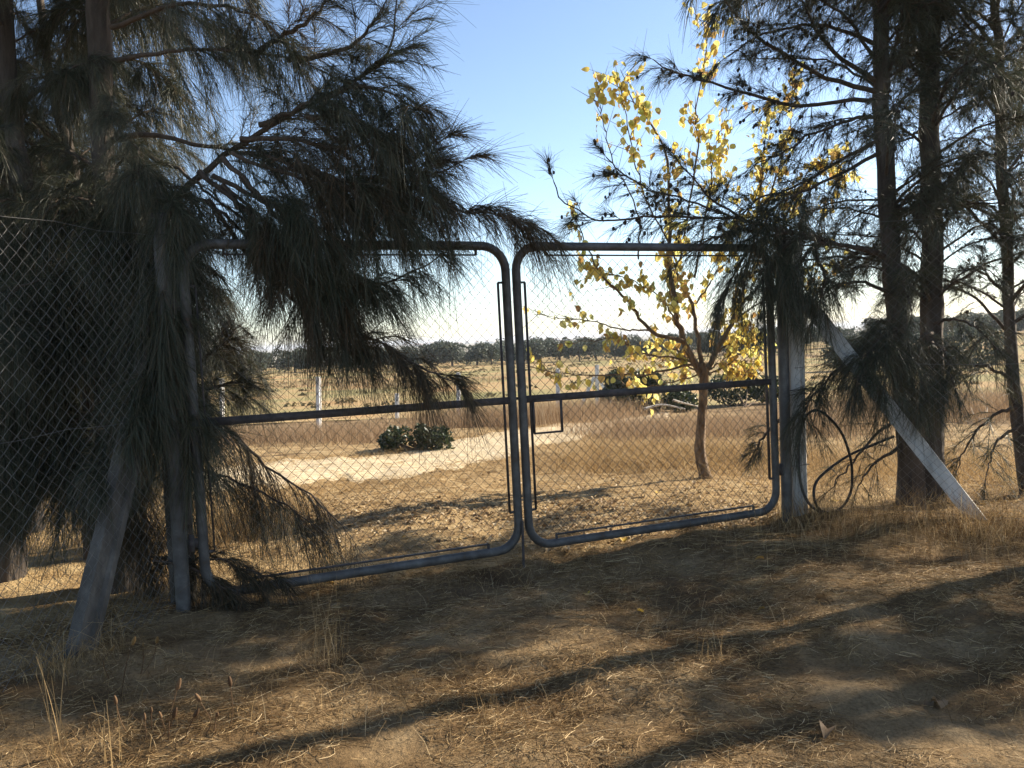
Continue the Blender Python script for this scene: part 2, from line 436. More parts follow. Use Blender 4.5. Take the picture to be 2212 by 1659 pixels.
def gate_leaf(s0, s1, label, latch, lean):
    root = thing('gate_leaf', G((s0 + s1) / 2, .08), label, 'gate', 'two leaves of the wire gate')
    def L(s, z, n=0.0): return G(s - lean * (z - 1.1), z, n)
    zb, zt = .115, 2.095
    mesh_obj('frame', *closed_tube(round_loop(s0, s1, zb, zt, .16, lean), .0285, 14), M_steel, root, True)
    # tension bars held off the frame by short lugs
    g = .058
    for a, b, l1, l2 in (((s0 + g, .36), (s0 + g, 1.86), (-1, 0), 0), ((s1 - g, .36), (s1 - g, 1.86), (1, 0), 0),
                         ((s0 + .22, zt - g), (s1 - .2, zt - g), (0, 1), 0), ((s0 + .2, zb + g), (s1 - .22, zb + g), (0, -1), 0)):
        pts = [bar(L(*a), L(*b), .009, .022, GN)]
        for (s, z) in (a, b):
            pts.append(bar(L(s, z), L(s + l1[0] * g, z + l1[1] * g), .014, .014, GN))
        mesh_obj('tension_bar', *join(pts), M_rust, root)
    mesh_obj('mid_rail', *join([bar(L(s0 + .02, 1.095), L(s1 - .02, 1.095), .03, .046)]), M_rust, root)
    P = zigzag(s1 - s0 - .13, zt - zb - .13, s0 + .065, zb + .065)
    if latch:   # an opening is cut in the mesh for reaching the bolt
        keep = []
        a0, a1, b0, b1 = s0 + .07, s0 + .275, .865, 1.08
    V3 = P.copy()
    V3[..., 0] -= lean * (V3[..., 2] - 1.1)
    Wd = G0 + V3[..., :1] * GD + (V3[..., 1:2] + .012) * GN + V3[..., 2:3] * Z
    if latch:
        segs = np.stack([Wd[:, :-1], Wd[:, 1:]], 2).reshape(-1, 2, 3)
        mid = (P[:, :-1] + P[:, 1:]).reshape(-1, 3) / 2
        ok = ~((mid[:, 0] > a0) & (mid[:, 0] < a1) & (mid[:, 2] > b0) & (mid[:, 2] < b1))
        V, F = tubes(segs[ok], np.full((ok.sum(), 2), .0019), 3)
        rect = [(a0, b1), (a1, b1), (a1, b0), (a0, b0)]
        lb = [bar(L(*rect[k], .012), L(*rect[(k + 1) % 4], .012), .012, .016, GN) for k in range(4)]
        mesh_obj('latch_opening_frame', *join(lb), M_rust, root)
    else:
        V, F = tubes(Wd, np.full(Wd.shape[:2], .0019), 3)
    tag(mesh_obj('chain_link_mesh', V, F, M_gwire, root), None, None, None, 'stuff')
    # hinge straps on the post side
    for z in (.42, 1.75):
        s = s0 if latch is False else s1
        sg = -1 if latch is False else 1
        mesh_obj('hinge', *join([bar(L(s, z), L(s + sg * .085, z), .02, .05), box(L(s + sg * .06, z), .03, .03, .09, GA)]), M_rust, root)
    return root

gl = gate_leaf(-2.12, -.172, 'left gate leaf of grey pipe and wire mesh, overhung by needle foliage', False, .012)
gr = gate_leaf(-.098, 1.975, 'right gate leaf of grey pipe with a small square latch opening', True, .012)
# bolt between the leaves and the drop rod of the left leaf
mesh_obj('slide_bolt', *tubes(np.array([smooth_path([G(-.30, 1.10, -.03), G(.08, 1.105, -.03)], 4)]), np.full((1, 4), .009), 8), M_rust, gl)
mesh_obj('drop_rod', *tubes(np.array([smooth_path([G(-.150, .30, .036), G(-.152, -.02, .036)], 4)]), np.full((1, 4), .0085), 8), M_rust, gl)
# steel hinge posts
def pipe_post(s, label, n=0.0, h=2.2, r=.040):
    b = G(s, 0, n); b[2] = height(b[0], b[1])
    root = thing('gate_post', b, label, 'post', 'steel posts the gate hangs on')
    P = np.array([[b - Z * .1, b + Z * 1.0, b + Z * h]])
    mesh_obj('pipe', *tubes(P, np.full((1, 3), r), 16), M_steel, root, True)
    mesh_obj('cap', *tubes(np.array([[b + Z * (h - .01), b + Z * (h + .015), b + Z * (h + .02)]]), np.array([[r + .004, r + .004, .004]]), 16), M_rust, root, True)
    return root
pipe_post(-2.235, 'dark steel hinge post of the left gate leaf, beside the left concrete post')
pipe_post(2.085, 'dark steel hinge post of the right gate leaf, beside the right concrete post')

# ------------------------------------------------------------------ concrete posts, braces and fences
PROFILE = [(-.06, -.055), (.06, -.055), (.06, -.02), (.035, -.012), (.035, .055), (-.035, .055), (-.035, -.012), (-.06, -.02)]
def extrude(profile, a, b, side, up2, jit=.0, rings=9):
    a = np.asarray(a, float); b = np.asarray(b, float)
    t = unit(b - a); side = unit(np.asarray(side) - t * np.dot(side, t)); n = np.cross(side, t)
    if np.dot(n, up2) < 0: n = -n
    V = []
    for k in range(rings):
        c = a + (b - a) * k / (rings - 1)
        for (u, v) in profile:
            V.append(c + side * (u + random.uniform(-jit, jit)) + n * (v + random.uniform(-jit, jit)))
    m = len(profile); F = []
    for k in range(rings - 1):
        for i in range(m):
            j = (i + 1) % m
            F.append((k * m + i, k * m + j, (k + 1) * m + j, (k + 1) * m + i))
    F.append(tuple(range(m))[::-1]); F.append(tuple((rings - 1) * m + i for i in range(m)))
    return V, F

def fence_run(name, P0, P1, top, label, post_pts, brace, mesh_side, ties=(), conc=None):
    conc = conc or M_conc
    P0 = np.asarray(P0, float); P1 = np.asarray(P1, float)
    d = unit(P1 - P0); L = np.linalg.norm(P1 - P0); nrm = np.array([d[1], -d[0], 0.0]) * mesh_side
    b0 = P0.copy(); b0[2] = height(*P0[:2])
    root = thing(name, b0, label, 'fence')
    for q in post_pts:
        q = np.asarray(q, float); z = height(q[0], q[1])
        V, F = extrude(PROFILE, [q[0], q[1], z - .2], [q[0], q[1], z + top - .06], d, nrm, .0015)
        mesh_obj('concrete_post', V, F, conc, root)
    for a, b in brace:
        V, F = extrude(PROFILE, a, b, np.cross(d, [0, 0, 1.0]), np.array([0, 0, 1.0]), .0015)
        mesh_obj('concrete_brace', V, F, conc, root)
    P = zigzag(L, top, 0, 0, .0345)
    Wd = panel([0, 0, 0], d, P) + P0 * [1, 1, 0] + nrm * .075
    gz = height(Wd[..., 0], Wd[..., 1])
    frac = (P[..., 2]) / top
    Wd[..., 2] += gz * (1 - .5 * frac) - .02
    belly = .02 * np.sin(P[..., 0] * 2.1) * np.sin(math.pi * frac) + (vnoise(P[..., 0], P[..., 2], .5, 31) - .5) * .02
    Wd += nrm * belly[..., None]
    V, F = tubes(Wd, np.full(Wd.shape[:2], .0015), 3)
    tag(mesh_obj('chain_link_mesh', V, F, M_wire, root), None, None, None, 'stuff')
    for zz in (.06, top * .52, top - .02):
        c = np.linspace(0, L, 14)
        q = P0[None] * [1, 1, 0] + d[None] * c[:, None] + nrm * .068
        q[:, 2] = height(q[:, 0], q[:, 1]) * .8 + zz + .008 * np.sin(c * 3 + zz)
        mesh_obj('strand_wire', *tubes(q[None], np.full((1, 14), .0017), 4), M_wire, root)
    for q, z in ties:
        a = np.linspace(0, 2 * math.pi, 17)
        c = np.array(q) + d[None] * (np.cos(a) * .085)[:, None] + nrm[None] * (np.sin(a) * .085)[:, None]
        c[:, 2] = z + .006 * np.sin(a * 2)
        mesh_obj('wire_tie', *tubes(c[None], np.full((1, 17), .0026), 5), M_rust, root)
    return root

LP = np.array([-1.955, 4.875, 0]); LF = np.array([-2.33, 3.69, 0]); LDIR = unit(LF - LP)
RP = np.array([2.185, 6.50, 0]); RF = np.array([3.35, 6.0, 0]); RDIR = unit(RF - RP)
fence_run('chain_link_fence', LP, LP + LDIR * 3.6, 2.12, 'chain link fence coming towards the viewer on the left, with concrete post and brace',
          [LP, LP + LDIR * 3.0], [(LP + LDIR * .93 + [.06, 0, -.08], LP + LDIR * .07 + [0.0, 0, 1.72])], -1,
          ties=[((LP[0], LP[1], 0), .50), ((LP[0], LP[1], 0), .93)], conc=M_conc_shaded)
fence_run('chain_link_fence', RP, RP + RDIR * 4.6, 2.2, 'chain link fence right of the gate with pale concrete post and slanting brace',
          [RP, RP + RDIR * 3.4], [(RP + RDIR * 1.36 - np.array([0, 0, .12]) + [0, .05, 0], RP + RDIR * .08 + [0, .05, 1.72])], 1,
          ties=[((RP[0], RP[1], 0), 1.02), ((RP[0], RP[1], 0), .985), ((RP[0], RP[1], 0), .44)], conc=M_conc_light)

# black hose hanging in loops by the right post
def r6(X, Y): return (1474.7 + X * .3334, 553 + Y * .3334)
hp = [(1370, 1168), (1230, 1225), (1090, 1285), (960, 1370), (868, 1460), (850, 1560), (885, 1640), (960, 1668), (1035, 1625), (1085, 1540), (1098, 1440), (1085, 1300), (1020, 1130), (900, 1010), (815, 1020), (768, 1130), (752, 1290), (764, 1470), (815, 1600), (905, 1690)]
hpts = [at(*r6(*q), 6.40 + .05 * math.sin(i * .9)) for i, q in enumerate(hp)]
for q in hpts: q[2] = max(q[2], float(height(q[0], q[1])) + .012)
hpath = smooth_path(hpts, 120)
ho = mesh_obj('hose', *tubes(hpath[None], np.full((1, 120), .0105), 8), M_hose, None, True)
tag(ho, 'black plastic hose hanging in loops beside the right concrete post', 'hose')

# ------------------------------------------------------------------ rear fence posts
def rear_post(x, ytop, ybase, label, braces=False, kink=0):
    b = gnd(x, ybase)
    t = at(x, ytop, b[1])
    h = t[2] - b[2]
    root = thing('rear_post', b, label, 'post', 'white concrete posts of the rear fence')
    pr = [(u * .95, v * .95) for u, v in PROFILE]
    V, F = extrude(pr, b - Z * .3, [t[0], b[1], t[2]], [1, 0, 0], [0, -1, 0], .002, 6)
    mesh_obj('shaft', V, F, M_white, root)
    if braces:
        for sx in (-1, 1):
            V, F = extrude([(u * .8, v * .8) for u, v in PROFILE], b + np.array([sx * .55, .05, -.1]), b + np.array([sx * .05, .05, h * .72]), [0, 1, 0], [sx, 0, .5], .002, 5)
            mesh_obj('brace', V, F, M_white, root)
for args in ((478, 818, 930, 'leftmost white rear fence post, just right of the left gate post'),
             (687, 814, 930, 'white rear fence post seen under the hanging needle foliage'),
             (857, 850, 905, 'white rear fence post half hidden behind the hanging branch tip'),
             (990, 805, 905, 'white rear fence post standing left of the gate middle'),
             (1205, 796, 890, 'thin rear fence post right of the gate middle, above the latch opening'),
             (1290, 788, 880, 'white rear corner post with two braces beside the dark shrub', True)):
    rear_post(*args)

# ------------------------------------------------------------------ casuarina trees
def limb_tube(path, r0, r1, sides=6):
    n = len(path)
    r = r0 + (r1 - r0) * np.linspace(0, 1, n) ** .8
    return tubes(path[None], r[None], sides)

def foliage(path, t0=.2, tpm=26, tl=(.2, .45), nn=24, nl=(.13, .22), droop=.5, ndroop=.55, spread=.8, up=.15, width=.0029, K=3, tip=.5, dens=1.0):
    nn = int(nn * dens)
    seg = np.linalg.norm(np.diff(path, axis=0), axis=1); L = seg.sum()
    cum = np.concatenate([[0], np.cumsum(seg)]) / L
    T = max(5, int(L * (1 - t0) * tpm))
    t = np.sort(rng.uniform(t0, 1, T)); t[-2:] = 1.0
    B = np.stack([np.interp(t, cum, path[:, k]) for k in range(3)], 1)
    tan = np.gradient(path, axis=0); tan = unit(np.stack([np.interp(t, cum, tan[:, k]) for k in range(3)], 1))
    d = unit(tan * .75 + rand_unit(T) * spread + Z * up)
    d[-2:] = unit(tan[-2:] + rand_unit(2) * .15)
    ln = rng.uniform(*tl, T) * (1 - tip * t)
    u = np.linspace(0, 1, 3)
    dr = droop * rng.uniform(.6, 1.4, T)
    TW = B[:, None] + ln[:, None, None] * (d[:, None] * u[None, :, None] - Z * (dr[:, None] * u[None] ** 2)[..., None])
    # needles
    N = T * nn
    ti = np.repeat(np.arange(T), nn)
    un = rng.uniform(.08, 1.0, N) ** .8
    pos = B[ti] + ln[ti, None] * (d[ti] * un[:, None] - Z * (dr[ti] * un ** 2)[:, None])
    tw = unit(d[ti] - Z * (2 * dr[ti] * un)[:, None])
    wild = np.where(rng.uniform(0, 1, N) < .14, 1.7, .55)
    nd = unit(tw * .9 + rand_unit(N) * wild[:, None])
    tf = rng.uniform(.55, 1.25, T)
    l = rng.uniform(nl[0] * .6, nl[1], N) * tf[ti]
    v = np.linspace(0, 1, K)
    ndr = ndroop * rng.uniform(.1, 1.5, N) * rng.uniform(.5, 1.3, T)[ti]
    NP = pos[:, None] + l[:, None, None] * (nd[:, None] * v[None, :, None] - Z * (ndr[:, None] * v[None] ** 2)[..., None])
    w = np.broadcast_to(width * np.linspace(1, .45, K)[None], (N, K))
    return TW, ribbons(NP, w)

def branch(tree, path, r0=.018, r1=.004, mat=None, cones=0, **kw):
    path = smooth_path(path, 18)
    path[1:-1] += rng.normal(size=(16, 3)) * .006
    TW, needles = foliage(path, **kw)
    tw = tubes(TW, np.broadcast_to(np.linspace(.0032, .0014, 3)[None], TW.shape[:2]), 3)
    b = mesh_obj('branch', *join([limb_tube(path, r0, r1), tw]), M_twig, tree)
    tag(mesh_obj('needle_foliage', *needles, mat or M_needle, b), None, None, None, 'stuff')
    if cones:
        cs = []
        idx = rng.integers(0, len(TW), cones)
        for i in idx:
            c = TW[i, rng.integers(1, 3)] + rng.normal(size=3) * .012
            r = rng.uniform(.008, .013)
            P = np.array([c + Z * z * r for z in (-1.3, -.9, 0, .9, 1.3)])
            cs.append(tubes(P[None], np.array([[.3, .8, 1, .8, .3]]) * r, 6))
        tag(mesh_obj('seed_cones', *join(cs), M_cone, b), None, None, None, 'stuff')
    return b

def trunk(tree, pts, radii, sides=12):
    P = smooth_path(pts, 26)
    r = np.interp(np.linspace(0, 1, 26), np.linspace(0, 1, len(radii)), radii)
    P[1:] += rng.normal(size=(25, 3)) * [.006, .006, 0]
    V, F = tubes(P[None], r[None], sides)
    V = V + (unit(V - np.repeat(P, sides, 0)) * ((vnoise(V[:, 0] * 40 + V[:, 1] * 31, V[:, 2], .18, 8) - .5) * r.repeat(sides) * .28)[:, None])
    mesh_obj('trunk', V, F, M_bark, tree, True)
    return P

POOL = {}
def proto_branches(kw):
    key = repr(sorted((k, str(v)) for k, v in kw.items()))
    if key not in POOL:
        lst = []
        for i in range(5):
            e = rng.uniform(.0, .3)
            pts = [np.zeros(3), np.array([.35, 0, .22]), np.array([.7, rng.uniform(-.08, .08), .26]), np.array([1.0, rng.uniform(-.12, .12), e])]
            b = branch(None, [p * 1.35 for p in pts], r0=.016, **kw)
            lst.append((b.data, [(c.name.split('.')[0], c.data, c.get('kind')) for c in b.children]))
            for c in list(b.children): bpy.data.objects.remove(c)
            bpy.data.objects.remove(b)
        POOL[key] = lst
    return POOL[key]

def rnd_branches(tree, P, z0, z1, n, length=(1.0, 1.9), az=None, **kw):
    pool = proto_branches(kw)
    zz = np.sort(rng.uniform(z0, z1, n))
    tl = np.array(tree.location)
    for i, z in enumerate(zz):
        b = np.array([np.interp(z, P[:, 2], P[:, k]) for k in range(3)])
        a = rng.uniform(0, 2 * math.pi) if az is None else R(rng.uniform(*az))
        L = rng.uniform(*length) * (1.0 - .45 * max(0, (z - 4.0) / 5))
        dat, kids = pool[rng.integers(len(pool))]
        o = bpy.data.objects.new('branch', dat); COL.objects.link(o); o.parent = tree
        o.location = [float(v) for v in (b - tl)]
        o.rotation_euler = (rng.normal(0, .06), rng.normal(0, .08), a)
        sc = L / 1.35; o.scale = (sc, sc * rng.uniform(.9, 1.1), sc * rng.uniform(.85, 1.1))
        for nm, d, kd in kids:
            c = bpy.data.objects.new(nm, d); COL.objects.link(c); c.parent = o
            if kd: c['kind'] = kd

LEFT = dict(nl=(.14, .26), droop=.6, ndroop=.75, spread=.8, dens=2.7)
HI = dict(tpm=42, nn=40, width=.0045, K=3, nl=(.16, .28), droop=.5, ndroop=.6)
def D(pts, Ys):
    Ys = np.interp(np.linspace(0, 1, len(pts)), np.linspace(0, 1, len(Ys)), Ys)
    return [at(x, y, Y) for (x, y), Y in zip(pts, Ys)]

# ---- left main tree
b = at(262, 1330, 5.35); b[2] = height(b[0], b[1]) - .05
T1 = thing('casuarina_tree', b + Z * .05, 'dark weeping casuarina with the thick trunk behind the left fence, hanging over the gate', 'tree')
tp = trunk(T1, [b] + D([(250, 1100), (236, 800), (228, 600), (226, 383), (213, 33)], [5.35]) + [at(205, -150, 5.3), at(200, -900, 5.3)], [.15, .105, .09, .08, .072, .066, .055, .02])
T1L = [
    ([(236, 133), (287, 122), (333, 117), (400, 105), (467, 108), (633, 128), (760, 185)], [5.35, 5.0], dict(tpm=30)),
    ([(240, 640), (350, 473), (420, 390), (500, 323), (600, 265), (717, 200), (811, 150), (851, 83), (858, -10)], [5.35, 5.1, 4.9], dict(t0=.42, r0=.028, droop=.25, ndroop=.25, spread=.9, tpm=34, tl=(.25, .5), tip=.2)),
    ([(245, 302), (300, 292), (400, 305), (490, 325), (600, 342), (720, 380), (800, 430)], [5.35, 4.95], dict(t0=.35, tpm=40, r0=.022)),
    ([(248, 340), (310, 335), (380, 365), (430, 400), (480, 440), (560, 500)], [5.35, 5.0], dict(t0=.45, tpm=40)),
    ([(500, 330), (600, 370), (720, 405), (831, 427), (911, 437), (978, 452), (1077, 467), (1160, 489)], [4.95, 4.85, 5.0], dict(t0=.15, tpm=44, r0=.014, spread=.6, tip=.6)),
    ([(560, 330), (700, 385), (818, 397), (894, 373), (924, 343), (954, 303)], [4.95, 4.85], dict(t0=.3, tpm=30, r0=.010, droop=.3, ndroop=.3, spread=.6)),
    ([(600, 360), (831, 417), (911, 393), (994, 350)], [4.95, 4.8], dict(t0=.35, tpm=34, r0=.010, droop=.35, ndroop=.4, spread=.6)),
    ([(480, 400), (560, 470), (650, 560), (737, 616), (837, 606), (904, 580), (945, 556)], [5.0, 4.85], dict(t0=.3, tpm=34, r0=.012, spread=.65)),
    ([(450, 430), (540, 560), (620, 640), (737, 713), (820, 740), (887, 780), (937, 806), (975, 822)], [5.05, 4.75], dict(t0=.45, tpm=38, tl=(.15, .33), r0=.014, spread=.6)),
    ([(460, 380), (560, 430), (650, 490), (720, 550), (760, 600)], [5.0, 4.9], dict(t0=.2, tpm=36, tl=(.2, .35))),
    ([(520, 300), (620, 300), (720, 320), (820, 300), (880, 250)], [4.95, 4.8], dict(t0=.2, tpm=44, droop=.6)),
    ([(560, 270), (660, 230), (760, 190), (840, 200), (900, 240)], [4.95, 4.85], dict(t0=.15, tpm=44, droop=.55, ndroop=.6)),
    ([(400, 420), (470, 450), (540, 520), (600, 580)], [5.1, 4.9], dict(t0=.2, tpm=30, tl=(.2, .32))),
    ([(560, 110), (640, 60), (700, 10), (720, -40)], [5.05, 4.9], dict(t0=.1, droop=.3, ndroop=.3, tpm=34)),
    ([(620, 130), (740, 110), (800, 60), (830, 10)], [5.0, 4.9], dict(t0=.1, droop=.25, ndroop=.25, tpm=30)),
    ([(240, 60), (340, 20), (450, 10), (560, 40), (620, 100)], [5.3, 5.0], dict(t0=.2, tpm=34)),
    ([(228, 400), (300, 420), (345, 470), (385, 540), (405, 620)], [5.3, 5.1], dict(t0=.15, tpm=50, tl=(.3, .5))),
    ([(226, 400), (180, 440), (150, 520), (130, 600)], [5.3, 5.1], dict(t0=.15, tpm=44, tl=(.3, .5))),
    ([(236, 560), (200, 590), (160, 650), (140, 720)], [5.2, 5.0], dict(t0=.1, tpm=44, tl=(.3, .5))),
    ([(236, 760), (290, 740), (340, 770), (370, 840), (380, 920)], [5.25, 5.05], dict(t0=.1, tpm=44, tl=(.3, .5))),
    ([(236, 800), (170, 780), (90, 800), (20, 840)], [5.2, 4.9], dict(t0=.05, tpm=44, tl=(.3, .5))),
    ([(240, 850), (300, 830), (350, 850), (380, 960), (400, 1060)], [5.3, 5.2], dict(t0=.1, tpm=40, tl=(.3, .5))),
    ([(238, 900), (180, 900), (120, 960), (80, 1040)], [5.2, 5.0], dict(t0=.1, tpm=40, tl=(.3, .5))),
    ([(244, 1000), (270, 990), (290, 1060), (300, 1150)], [5.25, 5.15], dict(t0=.1, tpm=40, tl=(.2, .4), mat=M_needle_dry)),
    # arching low branches behind the gate mesh
    ([(262, 1000), (380, 900), (482, 918), (545, 978), (582, 1013), (625, 1041), (682, 1078), (739, 1135)], [5.35, 5.4, 5.3], dict(t0=.35, tpm=44, r0=.014, spread=.45, tl=(.25, .5), droop=1.0, ndroop=1.1, up=-.1, dens=.9, mat=M_needle_dry)),
    ([(262, 1080), (380, 1010), (468, 1025), (510, 1041), (573, 1070), (625, 1095), (690, 1150)], [5.35, 5.35, 5.25], dict(t0=.3, tpm=38, r0=.011, spread=.45, droop=1.0, ndroop=1.1, up=-.1, dens=.9)),
    ([(262, 1190), (356, 1205), (468, 1208), (510, 1224), (585, 1245)], [5.2, 4.85, 4.8], dict(t0=.2, tpm=40, r0=.009, tl=(.12, .28), nl=(.1, .17), mat=M_needle_dry)),
    ([(330, 1210), (420, 1230), (480, 1270), (520, 1290)], [4.8, 4.7], dict(t0=.1, tpm=40, r0=.007, tl=(.1, .25), nl=(.1, .17))),
    ([(230, 410), (270, 460), (300, 540), (315, 640)], [5.2, 5.0], dict(t0=.1, tpm=44, tl=(.25, .42))),
    ([(236, 470), (300, 440), (350, 490), (380, 580)], [5.2, 4.95], dict(t0=.2, tpm=44, tl=(.25, .42))),
    ([(236, 560), (310, 530), (345, 570), (355, 650)], [5.2, 4.66], dict(t0=.3, tpm=40, tl=(.2, .35))),
    ([(238, 790), (310, 770), (330, 820), (310, 900)], [5.2, 4.55], dict(t0=.35, tpm=40, tl=(.2, .33))),
    ([(240, 940), (200, 930), (160, 990), (140, 1080)], [5.2, 4.9], dict(t0=.1, tpm=40, tl=(.25, .42))),
    ([(244, 1080), (280, 1070), (310, 1130), (320, 1210)], [5.2, 5.05], dict(t0=.1, tpm=40, tl=(.2, .36), mat=M_needle_dry)),
    ([(430, 370), (500, 430), (570, 500), (640, 560)], [5.0, 4.85], dict(t0=.2, tpm=36, tl=(.2, .36))),
    ([(480, 400), (550, 480), (610, 560), (650, 650)], [5.0, 4.88], dict(t0=.25, tpm=44, tl=(.25, .42))),
    ([(520, 380), (600, 470), (680, 550), (730, 640)], [4.98, 4.85], dict(t0=.25, tpm=44, tl=(.25, .42))),
    ([(620, 600), (680, 650), (730, 700), (760, 740)], [4.95, 4.85], dict(t0=.1, tpm=40, tl=(.2, .36))),
    # curtains hanging in front of the post and the left fence corner
    ([(236, 620), (300, 590), (345, 640), (365, 740)], [5.2, 4.7], dict(t0=.2, tpm=46, tl=(.3, .5))),
    ([(238, 800), (290, 790), (330, 800), (390, 860), (410, 960)], [5.2, 4.68], dict(t0=.2, tpm=46, tl=(.25, .45))),
    ([(238, 680), (300, 650), (330, 690), (340, 760)], [5.2, 4.62], dict(t0=.2, tpm=50, tl=(.25, .42))),
    ([(236, 430), (300, 385), (350, 400), (375, 500)], [5.2, 4.66], dict(t0=.2, tpm=50, tl=(.25, .42))),
    ([(236, 700), (180, 680), (110, 740), (60, 820)], [5.2, 4.9], dict(t0=.1, tpm=46, tl=(.3, .5))),
    ([(228, 450), (150, 430), (80, 480), (30, 560)], [5.2, 4.95], dict(t0=.1, tpm=46, tl=(.3, .5))),
    ([(480, 340), (540, 400), (600, 450), (700, 500)], [4.95, 4.8], dict(t0=.05, tpm=40, tl=(.22, .4))),
    ([(640, 350), (740, 400), (830, 470), (900, 500)], [4.9, 4.8], dict(t0=.05, tpm=46, tl=(.25, .5))),
    ([(660, 250), (760, 260), (840, 300), (900, 360)], [4.9, 4.8], dict(t0=.05, tpm=46, tl=(.25, .5))),
    ([(240, 820), (290, 790), (300, 830), (285, 900)], [5.2, 4.45], dict(t0=.5, tpm=60, tl=(.15, .3), nl=(.1, .2))),
    ([(240, 760), (320, 730), (335, 760), (330, 830)], [5.2, 4.55], dict(t0=.5, tpm=60, tl=(.15, .3), nl=(.1, .2))),
    ([(240, 930), (250, 900), (240, 960), (225, 1030)], [5.2, 4.36], dict(t0=.5, tpm=50, tl=(.12, .26), nl=(.1, .18))),
    ([(240, 640), (330, 610), (360, 640), (370, 720)], [5.2, 4.68], dict(t0=.45, tpm=50, tl=(.15, .3), nl=(.1, .2))),
    # small sprays showing through the mesh right of the post
    ([(400, 800), (450, 765), (490, 735), (505, 715)], [5.3, 5.4], dict(t0=.3, tpm=40, tl=(.1, .2), droop=.1, ndroop=.1)),
    ([(400, 850), (450, 840), (520, 825), (535, 830)], [5.3, 5.4], dict(t0=.3, tpm=40, tl=(.1, .25), droop=.3, ndroop=.4)),
]
for pts, Ys, kw in T1L:
    k = dict(LEFT); k.update(kw)
    if len(pts) > 3 and pts[0][0] > 300 and 'mat' not in k and random.random() < .35: k['mat'] = M_needle_dry
    branch(T1, D(pts, Ys), **k)
rnd_branches(T1, tp, .6, 2.1, 16, (.6, 1.2), az=(100, 260), **dict(LEFT, tpm=36, tl=(.25, .45)))
rnd_branches(T1, tp, 3.2, 6.5, 16, (1.0, 1.9), **HI)

# ---- other left trees
def plain_tree(name, base, top_pts, radii, label, specs, group=None):
    t = thing(name, base, label, 'tree', group)
    P = trunk(t, [base - Z * .06] + top_pts, radii)
    for z0, z1, n, Ls, az, kw in specs:
        rnd_branches(t, P, z0, z1, n, Ls, az=az, **kw)
    return t, P
b2 = at(15, 1290, 5.6); b2[2] = height(b2[0], b2[1])
T2, P2 = plain_tree('casuarina_tree', b2, D([(30, 1000), (62, 700), (48, 400), (28, 250), (10, 40)], [5.6]) + [at(0, -900, 5.6)], [.11, .085, .075, .066, .06, .055, .02],
    'dark casuarina trunk nearest the left edge of the photo, behind the fence',
    [(.35, 2.5, 38, (.6, 1.2), None, dict(LEFT, tpm=36, tl=(.25, .45))), (2.6, 6.5, 9, (.9, 1.6), None, HI)])
b3 = at(205, 1290, 6.1); b3[2] = height(b3[0], b3[1])
T3, P3 = plain_tree('casuarina_tree', b3, D([(190, 1000), (190, 700), (165, 420), (150, 330), (115, 200), (97, 90)], [6.1]) + [at(60, -300, 6.1), at(50, -700, 6.1)], [.06, .045, .04, .036, .033, .03, .027, .02, .01],
    'thin leaning casuarina stem between the two thicker left trunks',
    [(.35, 2.5, 30, (.6, 1.2), None, dict(LEFT, tpm=36, tl=(.25, .45))), (2.6, 5.5, 6, (.7, 1.2), None, HI)])
for t_, p_, n_ in ((T1, tp, 8), (T2, P2, 12), (T3, P3, 9)):
    rnd_branches(t_, p_, 2.4, 3.7, n_, (.6, 1.1), az=(60, 330), **dict(LEFT, tpm=36, tl=(.25, .45)))
b4 = np.array([-4.2, 7.2, 0]); b4[2] = height(b4[0], b4[1])
T4, P4 = plain_tree('casuarina_tree', b4, [b4 + [.1, 0, 2], b4 + [0, .1, 4], b4 + [.1, 0, 7]], [.12, .09, .07, .02],
    'shaded casuarina standing behind the others at the far left', [(.4, 3.4, 38, (.9, 1.5), None, dict(LEFT, tpm=36, tl=(.25, .45))), (2.6, 6.5, 7, (1, 1.6), None, HI)])

